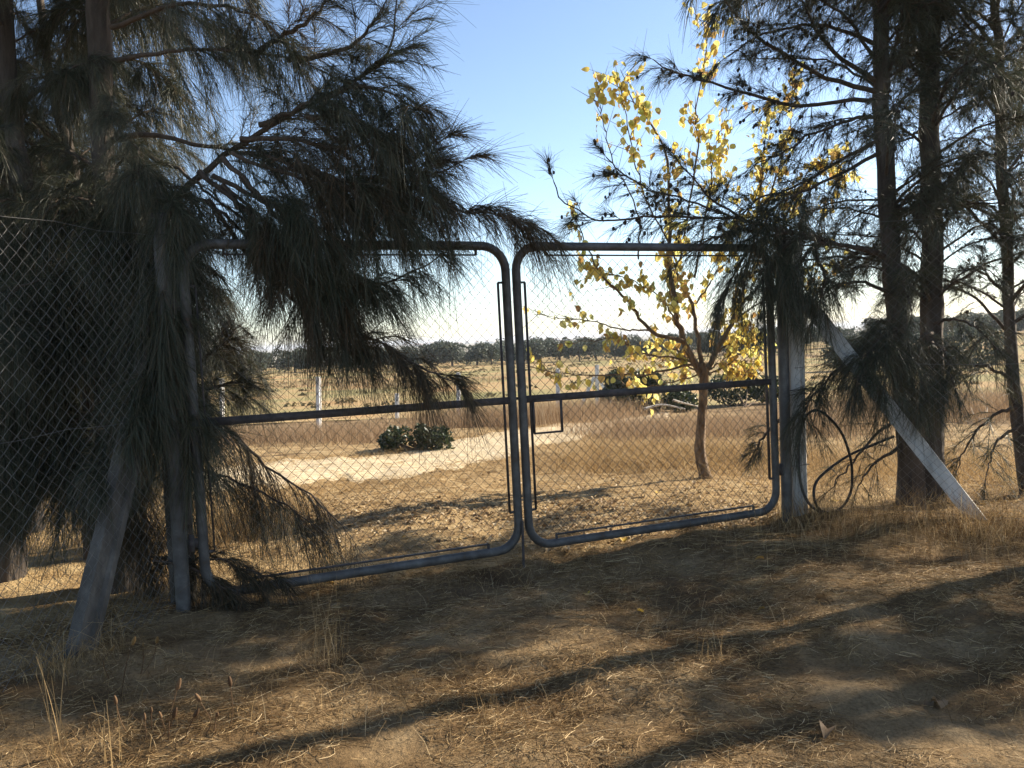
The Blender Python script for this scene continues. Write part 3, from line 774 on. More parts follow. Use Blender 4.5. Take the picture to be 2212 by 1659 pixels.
# ---- right trees
RIGHTK = dict(nl=(.11, .20), droop=.35, ndroop=.3, spread=.85, tpm=28, nn=26, width=.003, dens=1.75)
br_ = at(1968, 1135, 6.75); br_[2] = height(br_[0], br_[1])
R1 = thing('casuarina_tree', br_, 'front casuarina right of the gate whose long branches reach over the right leaf', 'tree')
rp1 = trunk(R1, [br_ - Z * .06] + D([(1964, 986), (1936, 686), (1925, 547), (1912, 333), (1904, 200), (1897, 0)], [6.75]) + [at(1890, -200, 6.75), at(1885, -800, 6.75)], [.115, .095, .075, .07, .068, .062, .055, .045, .015])
R1L = [
    ([(1900, 200), (1775, 163), (1640, 83), (1575, 17), (1540, -30)], [6.75, 6.3], dict(t0=.25, cones=60, r0=.022)),
    ([(1900, 180), (1790, 100), (1735, 5), (1700, -60)], [6.75, 6.4], dict(t0=.2, cones=40, r0=.022)),
    ([(1903, 213), (1830, 219), (1728, 229), (1642, 209), (1581, 190), (1504, 172), (1458, 157), (1412, 129)], [6.75, 6.5, 6.3], dict(t0=.3, cones=70, r0=.02, tip=.55)),
    ([(1905, 187), (1930, 120), (1955, 0)], [6.75, 6.6], dict(t0=.2)),
    ([(1906, 300), (1808, 350), (1740, 393), (1640, 430), (1590, 480)], [6.75, 6.2], dict(t0=.15, tpm=40, tl=(.25, .45))),
    ([(1925, 560), (1850, 535), (1765, 521), (1688, 494), (1612, 475), (1544, 435), (1500, 390), (1458, 337)], [6.75, 6.35, 6.2], dict(t0=.25, tpm=34, cones=40, r0=.022)),
    ([(1640, 480), (1581, 469), (1458, 466), (1382, 469), (1305, 478), (1268, 466), (1213, 429), (1196, 392)], [6.3, 6.05, 6.0], dict(t0=.1, tpm=24, cones=60, r0=.012, tl=(.2, .38), tip=.5, droop=.2)),
    ([(1581, 469), (1480, 430), (1397, 405), (1340, 370), (1310, 340)], [6.25, 6.05], dict(t0=.15, tpm=24, cones=50, r0=.009, droop=.15, ndroop=.15)),
    ([(1900, 330), (1830, 370), (1740, 410), (1680, 440), (1640, 500)], [6.6, 6.1], dict(t0=.2, tpm=38)),
    ([(1800, 525), (1740, 510), (1690, 540), (1660, 600), (1645, 660)], [6.4, 6.1], dict(t0=.1, tpm=54, tl=(.25, .45), droop=.7, ndroop=.7, spread=.7)),
    ([(1800, 525), (1760, 530), (1720, 580), (1710, 640)], [6.4, 6.15], dict(t0=.1, tpm=54, tl=(.25, .45), droop=.7, ndroop=.7)),
    ([(1720, 500), (1640, 520), (1590, 580), (1560, 660)], [6.25, 6.1], dict(t0=.1, tpm=46, tl=(.2, .4), droop=.7, ndroop=.7)),
    ([(1690, 495), (1600, 500), (1530, 520), (1470, 560)], [6.25, 6.05], dict(t0=.1, tpm=36, tl=(.2, .4), droop=.5, ndroop=.5)),
    ([(1760, 540), (1780, 600), (1760, 680)], [6.4, 6.2], dict(t0=.1, tpm=46, droop=.7, ndroop=.7)),
    ([(1945, 760), (1880, 750), (1820, 790), (1760, 850), (1725, 920)], [6.7, 6.15], dict(t0=.1, tpm=54, tl=(.25, .45), droop=.7, ndroop=.7)),
    ([(1948, 740), (1920, 720), (1880, 760), (1850, 830)], [6.65, 6.05], dict(t0=.1, tpm=54, tl=(.25, .45), droop=.7, ndroop=.7)),
    ([(1950, 720), (1930, 710), (1920, 770), (1910, 840)], [6.6, 6.0], dict(t0=.1, tpm=54, tl=(.25, .45), droop=.7, ndroop=.7)),
    ([(1905, 250), (1830, 260), (1750, 290), (1690, 330), (1640, 350)], [6.75, 6.4], dict(t0=.2, tpm=30, cones=40)),
    ([(1900, 100), (1800, 60), (1700, 60), (1620, 90), (1560, 130)], [6.75, 6.4], dict(t0=.2, tpm=30, cones=60)),
    ([(1935, 640), (1860, 610), (1800, 620), (1760, 660)], [6.7, 6.4], dict(t0=.2, tpm=30)),
    ([(1955, 900), (1900, 930), (1840, 1000), (1790, 1060)], [6.75, 6.6], dict(t0=.1, tpm=16, tl=(.2, .5), nn=16, spread=1)),
    ([(1955, 960), (1890, 1000), (1850, 1060)], [6.75, 6.6], dict(t0=.1, tpm=16, tl=(.2, .4), nn=16, spread=1)),
    ([(1690, 900), (1660, 930), (1635, 965), (1625, 985)], [6.8, 6.9], dict(t0=.1, tpm=40, tl=(.1, .25), nl=(.08, .15))),
]
for pts, Ys, kw in R1L:
    k = dict(RIGHTK); k.update(kw); branch(R1, D(pts, Ys), **k)
rnd_branches(R1, rp1, 2.2, 4.0, 22, (.8, 1.4), **dict(RIGHTK, cones=20))
rnd_branches(R1, rp1, 3.9, 6.5, 10, (.9, 1.6), **HI)

b5 = at(2012, 1125, 7.0); b5[2] = height(b5[0], b5[1])
R2, rp2 = plain_tree('casuarina_tree', b5, D([(2013, 886), (2013, 653), (2013, 500), (2010, 267), (2006, 0)], [7.0]) + [at(2003, -200, 7.0), at(2000, -900, 7.0)], [.11, .09, .085, .08, .075, .07, .06, .02],
    'straight casuarina trunk close behind the front right one', [(1.6, 4.4, 36, (.8, 1.5), None, dict(RIGHTK, cones=20)), (4.4, 6.8, 10, (1, 1.7), None, HI)])
for pts, Ys, kw in [
    ([(2013, 700), (2060, 690), (2110, 710), (2160, 760)], [6.95, 6.5], dict(tpm=34, tl=(.25, .45), droop=.6, ndroop=.6)),
    ([(2013, 720), (1990, 730), (1985, 790), (1990, 860)], [6.9, 6.2], dict(tpm=54, tl=(.25, .45), droop=.7, ndroop=.7)),
    ([(2013, 740), (2040, 760), (2060, 830)], [6.9, 6.3], dict(tpm=44, tl=(.2, .4), droop=.7, ndroop=.7)),
    ([(2030, 500), (2050, 470), (2090, 440), (2150, 430)], [6.95, 6.6], dict(t0=.3)),
    ([(2010, 200), (2070, 150), (2120, 130)], [7.0, 6.7], dict()),
    ([(2010, 260), (1960, 300), (1900, 310)], [7.0, 6.9], dict()),
    ([(2010, 150), (1980, 90), (1960, 20)], [7.0, 6.9], dict()),
    ([(2012, 420), (1960, 430), (1880, 450), (1820, 490)], [7.0, 6.8], dict())]:
    k = dict(RIGHTK); k.update(kw); branch(R2, D(pts, Ys), **k)
b6 = at(2225, 1110, 7.2); b6[2] = height(b6[0], b6[1])
R3, rp3 = plain_tree('casuarina_tree', b6, D([(2200, 903), (2186, 786), (2177, 620), (2164, 333), (2158, 133), (2150, 0)], [7.2]) + [at(2145, -250, 7.2), at(2140, -700, 7.2)], [.07, .055, .05, .046, .042, .038, .035, .028, .01],
    'slim casuarina stem near the right edge of the photo', [(1.3, 4.4, 38, (.8, 1.6), None, dict(RIGHTK, cones=25)), (4.4, 6, 8, (1, 1.6), None, HI)])
for pts, Ys, kw in [([(2195, 880), (2140, 900), (2090, 960), (2070, 1010)], [7.15, 6.9], dict(tpm=22, spread=1)),
                    ([(2200, 920), (2150, 960), (2130, 1030)], [7.15, 6.9], dict(tpm=20, spread=1)),
                    ([(2190, 820), (2120, 790), (2080, 800)], [7.15, 6.9], dict(tpm=24)),
                    ([(2178, 640), (2120, 590), (2060, 580)], [7.15, 6.9], dict(tpm=24)),
                    ([(2170, 500), (2200, 470), (2230, 450)], [7.15, 6.9], dict(tpm=30)),
                    ([(2165, 350), (2190, 420), (2230, 470)], [7.15, 6.9], dict(tpm=30))]:
    k = dict(RIGHTK); k.update(kw); branch(R3, D(pts, Ys), **k)
# the row goes on along the fence, out of the frame to the right; it throws the long shade over the road
for i, (x, y, hh, n) in enumerate([(5.0, 5.9, 6.0, 7), (6.5, 5.7, 6.5, 6), (8.3, 5.0, 7.0, 6), (10.4, 4.4, 7.0, 7), (6.6, 3.5, 4.6, 5)]):
    bb = np.array([x, y, float(height(x, y))])
    lab = ['casuarina next along the right fence, past the right edge', 'second casuarina along the right fence beyond the edge', 'third casuarina along the right fence beyond the edge',
           'fourth casuarina along the right fence beyond the edge', 'low casuarina on the road side beyond the right edge'][i]
    plain_tree('casuarina_tree', bb, [bb + [.1, 0, hh * .3], bb + [0, .1, hh * .6], bb + [.05, 0, hh]], [.11, .09, .07, .02], lab,
               [(1.0, hh - .3, n, (1.0, 1.9), None, HI)] + ([(.5, 1.6, 7, (.7, 1.3), None, HI)] if i in (0, 1) else []))

# ------------------------------------------------------------------ yellow-leaved tree
yb = gnd(1527, 1037); YD = yb[1]
YT = thing('yellow_leaved_tree', yb, 'young tree with yellow autumn leaves just behind the right gate leaf', 'tree')
def YP(pts, dy): return D(pts, [YD + v for v in dy])
tr = smooth_path([yb - Z * .05] + YP([(1512, 970), (1518, 880), (1520, 810), (1514, 785)], [0]), 20)
rr = np.interp(np.linspace(0, 1, 20), [0, .10, .5, .85, 1], [.095, .056, .047, .050, .040])
V, F = tubes(tr[None], rr[None], 12)
V += unit(V - np.repeat(tr, 12, 0)) * ((vnoise(V[:, 0] * 60, V[:, 2] * 1.5, .2, 21) - .5) * .02)[:, None]
mesh_obj('trunk', V, F, M_ybark, YT, True)
YL = [
    ([(1516, 812), (1477, 738), (1464, 698), (1458, 637), (1446, 576), (1448, 500), (1446, 420), (1437, 331), (1400, 260), (1366, 212), (1340, 150)], [0, -.2, -.3], .040, 1.3),
    ([(1477, 738), (1403, 714), (1363, 659), (1317, 613), (1287, 576), (1250, 490), (1225, 430)], [-.1, -.5, -.6], .024, .55),
    ([(1403, 714), (1336, 711), (1275, 692), (1213, 689), (1152, 679)], [-.3, -.7], .010, .5),
    ([(1500, 778), (1391, 763), (1354, 743), (1323, 732), (1200, 745)], [0, -.6], .012, .55),
    ([(1498, 787), (1415, 806), (1336, 810), (1213, 806), (1165, 800)], [0, -.8], .014, .5),
    ([(1516, 800), (1497, 668), (1470, 607), (1455, 560), (1440, 480)], [0, .3], .028, 1.4),
    ([(1519, 815), (1550, 755), (1580, 698), (1596, 652), (1620, 560), (1640, 450), (1650, 330), (1660, 210)], [0, .2, .3], .034, 1.7),
    ([(1528, 806), (1587, 796), (1635, 812)], [0, -.3], .010, 1.4),
    ([(1379, 560), (1379, 466), (1323, 343), (1300, 250), (1287, 184)], [-.3, -.4], .010, .25),
    ([(1458, 560), (1391, 414), (1363, 307), (1345, 212), (1338, 165)], [-.2, -.3], .010, 1.1),
    ([(1500, 600), (1532, 420), (1547, 313), (1580, 230)], [.1, .2], .012, 1.2),
    ([(1470, 560), (1507, 331), (1504, 248), (1526, 68), (1520, 40)], [.1, .2], .012, 1.1),
    ([(1464, 698), (1420, 640), (1350, 600), (1260, 580)], [-.2, -.6], .010, 1.2),
    ([(1550, 760), (1600, 730), (1640, 720)], [.1, .3], .012, 1.6),
    ([(1580, 698), (1660, 640), (1720, 590), (1780, 620)], [.2, .4], .012, 1.3),
    ([(1600, 620), (1700, 480), (1740, 380), (1800, 340), (1815, 390)], [.3, .4], .012, 1.2),
    ([(1530, 800), (1470, 820), (1400, 835), (1340, 830)], [0, .4], .010, 1.0),
    ([(1495, 668), (1540, 600), (1580, 500), (1600, 400)], [.2, .3], .012, 1.2),
    ([(1620, 560), (1700, 300), (1715, 160)], [.3, .4], .012, .9),
    ([(1640, 450), (1690, 420), (1760, 470), (1830, 600)], [.3, .5], .012, .7),
]
YL += [([(1530, 800), (1570, 770), (1620, 740), (1650, 760)], [0, .2], .01, 1.3), ([(1530, 810), (1590, 780), (1640, 790)], [0, .1], .009, 1.3), ([(1505, 800), (1450, 780), (1400, 785)], [0, .1], .01, 1.2),
       ([(1505, 790), (1440, 745), (1390, 745)], [0, .2], .01, 1.6), ([(1550, 760), (1560, 700), (1610, 690)], [.1, .2], .01, 1.6)]
leafpos, leafdir = [], []
for pts, dy, r0, dens in YL:
    P = smooth_path(YP(pts, dy), 26)
    P[1:-1] += rng.normal(size=(24, 3)) * .008
    parts = [limb_tube(P, r0, .0025, 7)]
    L = np.linalg.norm(np.diff(P, axis=0), axis=1).sum()
    nt_ = max(3, int(L * 11))
    tw = []
    for _ in range(nt_):
        k = rng.integers(5, 25); b0 = P[k]; tn = unit(P[k] - P[k - 1])
        d = unit(tn * .7 + rand_unit(1)[0] * .8 + Z * .2); ln = rng.uniform(.12, .4)
        q = np.stack([b0 + d * ln * u for u in (0, .35, .7, 1)]); tw.append(q)
    tw = np.array(tw)
    parts.append(tubes(tw, np.broadcast_to(np.array([.004, .003, .002, .0012])[None], tw.shape[:2]), 4))
    mesh_obj('branch', *join(parts), M_ybark, YT, True)
    for q in tw:
        if rng.uniform() > min(1, dens * .75): continue
        for u in rng.uniform(.15, 1, rng.integers(4, 8)):
            leafpos.append(np.array([np.interp(u, [0, .35, .7, 1], q[:, k]) for k in range(3)]) + rng.normal(size=3) * .015)
    for _ in range(int(L * 16 * dens)):
        leafpos.append(P[rng.integers(8, 26)] + rng.normal(size=3) * .06)
leafpos = np.array(leafpos)

def leaf_mesh(curl, fold, L=1.0):
    ys = np.array([0, .12, .35, .6, .82, 1.0]); ws = np.array([.04, .30, .40, .33, .17, .0])
    V = []
    for y, w in zip(ys, ws):
        zc = -curl * (y - .3) ** 2
        V += [(-w, y, zc + fold * w), (0, y, zc), (w, y, zc + fold * w)]
    F = []
    for k in range(5):
        a = k * 3
        F += [(a, a + 1, a + 4, a + 3), (a + 1, a + 2, a + 5, a + 4)]
    return np.array(V) * L, np.array(F)
LEAVES = [leaf_mesh(.25, .25), leaf_mesh(-.2, .45), leaf_mesh(.5, .15), leaf_mesh(.1, .7)]
LM = []
for i, (V, F) in enumerate(LEAVES):
    o = mesh_obj('leaf', V, F, M_yleaf, None); LM.append(o.data); bpy.data.objects.remove(o)
def leaf_rot(hang=1.0):
    """blade points mostly down"""
    y = unit(np.array([0, 0, -1.0]) * hang + rng.normal(size=3) * .45)
    x = unit(np.cross(y, rand_unit(1)[0])); z = np.cross(x, y)
    return np.stack([x, y, z], 1)
nl_ = len(leafpos)
order = rng.permutation(nl_)
vis = [i for i in order]
yinv = YT.matrix_basis.inverted()
mass = []
for c, i in enumerate(vis):
    rot = leaf_rot(); s = rng.uniform(.045, .095)
    if c < 300:
        o = bpy.data.objects.new('leaf', LM[c % 4]); COL.objects.link(o)
        o.parent = YT
        m = Matrix.Identity(4)
        for a in range(3):
            for b_ in range(3): m[a][b_] = rot[a, b_] * s
            m[a][3] = leafpos[i][a] - YT.location[a]
        o.matrix_local = m
    else:
        V, F = LEAVES[c % 4]
        mass.append((V * s @ rot.T + leafpos[i], F))
if mass:
    tag(mesh_obj('leaf_mass', *join(mass), M_yleafm, YT), None, None, None, 'stuff')

# ------------------------------------------------------------------ shrubs behind the gate
def leaf_cloud(centres, radii, n, size, mat, name, parent, flat=.75):
    V, F = [], []
    per = n // len(centres)
    for c, r in zip(centres, radii):
        d = rand_unit(per) * (rng.uniform(.35, 1.0, per) ** .5)[:, None] * np.array(r)
        p = np.asarray(c) + d
        a = rand_unit(per); b_ = unit(np.cross(a, rand_unit(per)))
        s = rng.uniform(.6, 1.3, per)[:, None] * size
        q = np.stack([p - a * s, p + b_ * s * .45, p + a * s, p - b_ * s * .45], 1)
        V.append(q.reshape(-1, 3))
    V = np.concatenate(V); F = np.arange(len(V)).reshape(-1, 4)
    return mesh_obj(name, V, F, mat, parent)

def shrub(base, blobs, n, size, label, mat=M_bush):
    root = thing('shrub', base, label, 'shrub')
    st = []
    for c, r in blobs:
        q = smooth_path([base, (base + c) / 2 + rng.normal(size=3) * .05, c], 6); st.append(limb_tube(q, .02, .005, 5))
    mesh_obj('stem', *join(st), M_ybark, root)
    leaf_cloud([c for c, r in blobs], [r for c, r in blobs], n, size, mat, 'foliage', root)
    return root
sb = gnd(905, 976)
def off(b, x, y, z): return np.asarray(b) + np.array([x, y, z])
blobs = []
for _ in range(16):
    u = rng.uniform(-1, 1)
    blobs.append((off(sb, u * .46 - .03, rng.uniform(-.2, .2), rng.uniform(.10, .52 - .3 * abs(u))), (rng.uniform(.10, .22), .2, rng.uniform(.08, .18))))
shrub(sb, blobs, 2600, .042, 'low dark green shrub at the edge of the sand path')
s2 = gnd(1400, 893)
shrub(s2, [(off(s2, -.75, 0, .42), (.45, .5, .40)), (off(s2, -.3, .1, .55), (.5, .5, .55)), (off(s2, .3, .2, .42), (.6, .5, .42)), (off(s2, -.75, .2, .80), (.28, .4, .30)), (off(s2, .1, .1, .85), (.25, .4, .25)), (off(s2, .8, 0, .28), (.45, .5, .3))], 5200, .06, 'big dark green shrub behind the yellow-leaved tree')
s3 = gnd(1610, 880)
shrub(s3, [(off(s3, 0, 1.2, .4), (.8, .6, .42)), (off(s3, 1.0, 1.2, .35), (.6, .5, .36)), (off(s3, .4, 1.2, .7), (.35, .4, .3))], 4200, .06, 'dark shrub between the yellow tree and the right gate post')
s4 = gnd(1860, 800)
shrub(s4, [(off(s4, 0, 0, .9), (2.2, 1, 1.0)), (off(s4, 3, 0, .9), (2.2, 1, 1.1)), (off(s4, 6, 0, 1.0), (2.2, 1, 1.2))], 12000, .10, 'broad grey green thicket far behind the right trees', M_olive)

# pale dead wood lying in the dry grass
def stick(pts, r, label, mat, name='dead_branch'):
    P = smooth_path(pts, 10)
    o = mesh_obj(name, *tubes(P[None], np.linspace(r, r * .5, 10)[None], 7), mat, None, True)
    tag(o, label, 'branch'); return o
q = gnd(1455, 912)
M_dead = surface('bleached_wood', [(.3, (.42, .36, .28)), (.7, (.62, .56, .47))], scale=20, rough=.9, bump=.3)
stick([off(q, -.6, 0, .30), off(q, -.2, .1, .36), off(q, .25, 0, .26)], .03, 'bleached dead branch lying in dry grass left of the yellow tree trunk', M_dead)
stick([off(q, .0, .0, .46), off(q, .3, .1, .36), off(q, .6, .2, .28)], .025, 'second bleached stick crossing the first in the dry grass', M_dead)

# ------------------------------------------------------------------ olive trees and far buildings
def olive(seed):
    g = np.random.default_rng(seed)
    V = []
    cs = [(g.uniform(-1.2, 1.2), g.uniform(-.8, .8), g.uniform(.75, 2.2), g.uniform(.6, .95)) for _ in range(11)]
    for x, y, z, r in cs:
        n = 130
        d = unit(g.normal(size=(n, 3))) * (g.uniform(.3, 1, n) ** .5)[:, None] * np.array([r, r, r * .75])
        p = d + [x, y, z]
        a = unit(g.normal(size=(n, 3))); b_ = unit(np.cross(a, g.normal(size=(n, 3))))
        s = g.uniform(.10, .19, n)[:, None]
        V.append(np.stack([p - a * s, p + b_ * s * .5, p + a * s, p - b_ * s * .5], 1).reshape(-1, 3))
    V = np.concatenate(V); F = np.arange(len(V)).reshape(-1, 4)
    st = []
    for x, y, z, r in cs[:5]:
        st.append(limb_tube(smooth_path([(0, 0, -.2), (.05, 0, .7), (x * .6, y * .6, z)], 6), .11, .03, 6))
    return (V, F), join(st)
OL = [olive(100 + k) for k in range(4)]
proto = []
for (cv, cf), (tv, tf) in OL:
    a = mesh_obj('crown', cv, cf, M_olive); t_ = mesh_obj('trunk', tv, tf, M_bark)
    proto.append((a.data, t_.data)); bpy.data.objects.remove(a); bpy.data.objects.remove(t_)
k = 0
for x in np.arange(-52, 66, 2.5):
    y = 104 + rng.uniform(-3, 3) + x * .05; xx = x + rng.uniform(-.8, .8)
    r_ = thing('olive_tree', (xx, y, float(height(xx, y))), 'grey green olive tree in the front row across the field', 'tree', 'olive trees along the far side of the field')
    s = rng.uniform(.85, 1.15) * (1.0 + .1 * max(0, x) / 60)
    r_.scale = (s * 1.1, s, s); r_.rotation_euler = (0, 0, rng.uniform(0, 6.28))
    for nm, dat in (('crown', proto[k % 4][0]), ('trunk', proto[k % 4][1])):
        c = bpy.data.objects.new(nm, dat); COL.objects.link(c); c.parent = r_
    k += 1
far = []
for row, (yy, n) in enumerate(((108, 64), (116, 56), (127, 50))):
    for x in np.linspace(-75, 95, n):
        xx = x + rng.uniform(-1.3, 1.3); y = yy + rng.uniform(-3, 3); s = rng.uniform(.9, 1.2) * (1.0 + .1 * max(0, x) / 80)
        (cv, cf), (tv, tf) = OL[rng.integers(4)]
        a = rng.uniform(0, 6.28); ca, sa = math.cos(a), math.sin(a)
        Rm = np.array([[ca, -sa, 0], [sa, ca, 0], [0, 0, 1]])
        o3 = np.array([xx, y, float(height(xx, y))])
        far.append(((cv[:2000] - [0, 0, .35]) @ Rm.T * s * 1.2 + o3, cf[:500]))
tag(mesh_obj('olive_grove', *join(far), M_olive), 'dense olive grove behind the front row of olive trees', 'grove', None, 'stuff')
fsx = rng.uniform(-45, 60, 520); fsy = 26 + 74 * rng.uniform(0, 1, 520) ** 1.3
kp = np.abs(fsx) < fsy * .75
fsx, fsy = fsx[kp], fsy[kp]
sv = []
for x, y in zip(fsx, fsy):
    r_ = rng.uniform(.12, .34); nq = 26
    d = rand_unit(nq) * [r_ * 1.5, r_, r_ * .55]; d[:, 2] = np.abs(d[:, 2])
    p = d + [x, y, float(height(x, y)) + .02]
    a = rand_unit(nq); b_ = unit(np.cross(a, rand_unit(nq))); q = rng.uniform(.06, .13, nq)[:, None]
    sv.append(np.stack([p - a * q, p + b_ * q * .5, p + a * q, p - b_ * q * .5], 1).reshape(-1, 3))
sv = np.concatenate(sv)
M_scrub = leafy('dull_field_scrub', [(0, (.10, .085, .04)), (.5, (.16, .13, .06)), (1, (.27, .19, .09))], trans=.2, rough=.8)
tag(mesh_obj('field_scrub', sv, np.arange(len(sv)).reshape(-1, 4), M_scrub), 'low dull scrub tufts dotted over the pasture', 'scrub', None, 'stuff')
M_house = surface('whitewash', [(.3, (.62, .60, .56)), (.7, (.8, .78, .75))], scale=.3, rough=.9, bump=0)
M_roof = surface('clay_roof', [(.3, (.30, .15, .10)), (.7, (.42, .24, .16))], scale=.3, rough=.9, bump=0)
for i, xd in enumerate([905, 930, 962, 990, 1010, 1030, 1052, 1062, 1150, 1178, 1205, 1222, 1260, 1300, 1345, 700, 470, 520]):
    yy = 2000 + rng.uniform(-150, 500)
    p = at(xd, 740, yy); z = float(height(p[0], yy)) + .2
    w, dp, hh = rng.uniform(9, 26), rng.uniform(8, 12), rng.uniform(4, 8)
    r_ = thing('far_house', (p[0], yy, z), 'tiny white house of the far town on the horizon', 'house', 'white houses of the far town')
    mesh_obj('wall', *box((p[0], yy, z + hh / 2), w, dp, hh), M_house, r_)
    rv = np.array([(-w / 2 - .3, -dp / 2 - .3, 0), (w / 2 + .3, -dp / 2 - .3, 0), (w / 2 + .3, dp / 2 + .3, 0), (-w / 2 - .3, dp / 2 + .3, 0), (-w / 2, 0, 1.6), (w / 2, 0, 1.6)]) + [p[0], yy, z + hh + .02]
    mesh_obj('roof', rv, [(0, 1, 5, 4), (2, 3, 4, 5), (0, 4, 3), (1, 2, 5), (3, 2, 1, 0)], M_roof, r_)

# ------------------------------------------------------------------ dry grass, straw and leaf litter
def blades(x, y, hgt, lean, width, K=3, lift=0.0):
    n = len(x)
    a = rng.uniform(0, 2 * math.pi, n)
    h = np.stack([np.cos(a), np.sin(a), 0 * a], 1)
    z0 = height(x, y) + lift
    b0 = np.stack([x, y, z0], 1)
    v = np.linspace(0, 1, K)
    P = b0[:, None] + h[:, None] * (lean * hgt)[:, None, None] * (v ** 1.6)[None, :, None] + Z * (hgt[:, None] * (v[None] - .25 * lean[:, None] * v[None] ** 2))[..., None]
    return ribbons(P, width[:, None] * np.linspace(1, .3, K)[None])

def lying(x, y, L, width, K=4, arch=.02):
    n = len(x)
    a = rng.normal(0.35, .9, n)
    h = np.stack([np.cos(a), np.sin(a)], 1); sd = np.stack([-h[:, 1], h[:, 0]], 1)
    v = np.linspace(-.5, .5, K)
    cv = rng.normal(0, .75, n)
    xy = np.stack([x, y], 1)[:, None] + h[:, None] * (L[:, None] * v[None])[..., None] + sd[:, None] * (cv * L)[:, None, None] * (v ** 2)[None, :, None]
    z = height(xy[..., 0], xy[..., 1]) + rng.uniform(.001, arch, n)[:, None] + rng.normal(0, .13, n)[:, None] * L[:, None] * v[None]
    z = np.maximum(z, height(xy[..., 0], xy[..., 1]) + .001)
    P = np.concatenate([xy, z[..., None]], -1)
    return ribbons(P, np.broadcast_to(width[:, None], (n, K)))

def scatter(n, x0, x1, y0, y1, s=.5, seed=40, thr=.3, near=0.0):
    m = int(n * 3)
    x = rng.uniform(x0, x1, m); u = rng.uniform(0, 1, m)
    y = y0 + (y1 - y0) * u ** (1 + near)
    c = vnoise(x, y, s, seed) * .6 + vnoise(x, y, s * .35, seed + 1) * .4
    keep = rng.uniform(0, 1, m) < np.clip((c - thr) * 2.2, .04, 1)
    x, y = x[keep][:n], y[keep][:n]
    return x, y

parts = []
x, y = scatter(90000, -2.9, 3.6, 1.7, 6.4, .45, 40, .25, .35)
parts.append(lying(x, y, rng.uniform(.02, .11, len(x)) * rng.uniform(.6, 1.2, len(x)), rng.uniform(.0011, .0023, len(x))))
x, y = scatter(24000, -6, 6, 5.4, 11.5, .6, 44, .2)
gy_ = lying(x, y, rng.uniform(.05, .16, len(x)), rng.uniform(.002, .0038, len(x)), 3, .045)
tag(mesh_obj('straw_litter', *join(parts), M_straw), 'loose straw and fallen needles lying over the ground', 'straw', None, 'stuff')
tag(mesh_obj('golden_straw', *gy_, M_gold), 'golden straw lying over the yard behind the gate', 'straw', None, 'stuff')
# short upright dry grass
x, y = scatter(12000, -3, 5, 2.0, 6.3, .7, 50, .36, .2)
parts = [blades(x, y, rng.uniform(.02, .15, len(x)) * rng.uniform(.5, 1.2, len(x)), rng.uniform(.2, 1.4, len(x)), rng.uniform(.0014, .0026, len(x)))]
x = rng.uniform(1.9, 6, 5000); y = 6.25 - .42 * (x - 2.2) + rng.normal(0, .22, 5000)
parts.append(blades(x, y, rng.uniform(.06, .3, 5000), rng.uniform(.1, .8, 5000), rng.uniform(.0016, .003, 5000)))
x = rng.uniform(1.2, 5, 900); y = 5.65 - .4 * (x - 2.2) + rng.normal(0, .45, 900)
parts.append(blades(x, y, rng.uniform(.1, .32, 900), rng.uniform(.05, .7, 900), rng.uniform(.0016, .0028, 900)))
tag(mesh_obj('short_dry_grass', *join(parts), M_straw), 'short dry grass tufts on the road side of the gate', 'grass', None, 'stuff')
# golden grass behind the gate
def band(n, pts, spreadx, h0, h1, lean, w0, w1):
    C = np.array([gnd(*p)[:2] for p in pts]); k = rng.uniform(0, len(C) - 1.001, n); i = k.astype(int); f = (k - i)[:, None]
    q = C[i] * (1 - f) + C[i + 1] * f + rng.normal(size=(n, 2)) * np.array(spreadx)
    return blades(q[:, 0], q[:, 1], rng.uniform(h0, h1, n), rng.uniform(lean[0], lean[1], n), rng.uniform(w0, w1, n))
parts = [band(15000, [(1230, 1015), (1330, 990), (1420, 1000), (1500, 1005), (1600, 990), (1660, 1000)], (.4, .6), .05, .30, (.3, 1.4), .0025, .006),
         band(4000, [(460, 1160), (520, 1150), (600, 1120)], (.25, .4), .08, .3, (.2, .8), .002, .0035),
         band(9000, [(1750, 1040), (1900, 1010), (2050, 1030), (2250, 1030)], (.6, .8), .06, .28, (.2, 1.0), .002, .004)]
parts += [band(4500, [(420, 1018), (560, 1008), (700, 995), (850, 988), (980, 954), (1100, 934), (1230, 918), (1330, 907)], (.25, .3), .03, .14, (.3, 1.4), .003, .006),
          band(6500, [(420, 1090), (560, 1072), (700, 1060), (900, 1046), (1050, 1016), (1150, 980), (1230, 952), (1330, 928)], (.25, .30), .02, .11, (.3, 1.6), .0025, .005)]
tag(mesh_obj('golden_grass', *join(parts), M_gold), 'golden dry grass around the yellow tree', 'grass', None, 'stuff')
parts = [band(9000, [(470, 958), (560, 955), (640, 950), (720, 950), (800, 948), (850, 950)], (.5, .7), .12, .38, (.1, .6), .004, .008),
         band(12000, [(930, 925), (1040, 918), (1150, 915), (1250, 908), (1330, 900)], (.5, .6), .2, .55, (.05, .4), .004, .008),
         band(12000, [(1300, 935), (1400, 938), (1500, 940), (1600, 930), (1700, 935), (1850, 930)], (.5, 1.0), .12, .4, (.1, .6), .004, .007),
         band(8000, [(1900, 900), (2050, 890), (2260, 890)], (.8, 1.5), .2, .6, (.1, .5), .004, .008),
         band(2500, [(480, 840), (650, 835), (800, 830), (930, 838), (1100, 818)], (1.2, 2.5), .2, .5, (.1, .4), .012, .025)]
tag(mesh_obj('tall_brown_grass', *join(parts), M_dry), 'tall brown grass standing along the rear fence', 'grass', None, 'stuff')
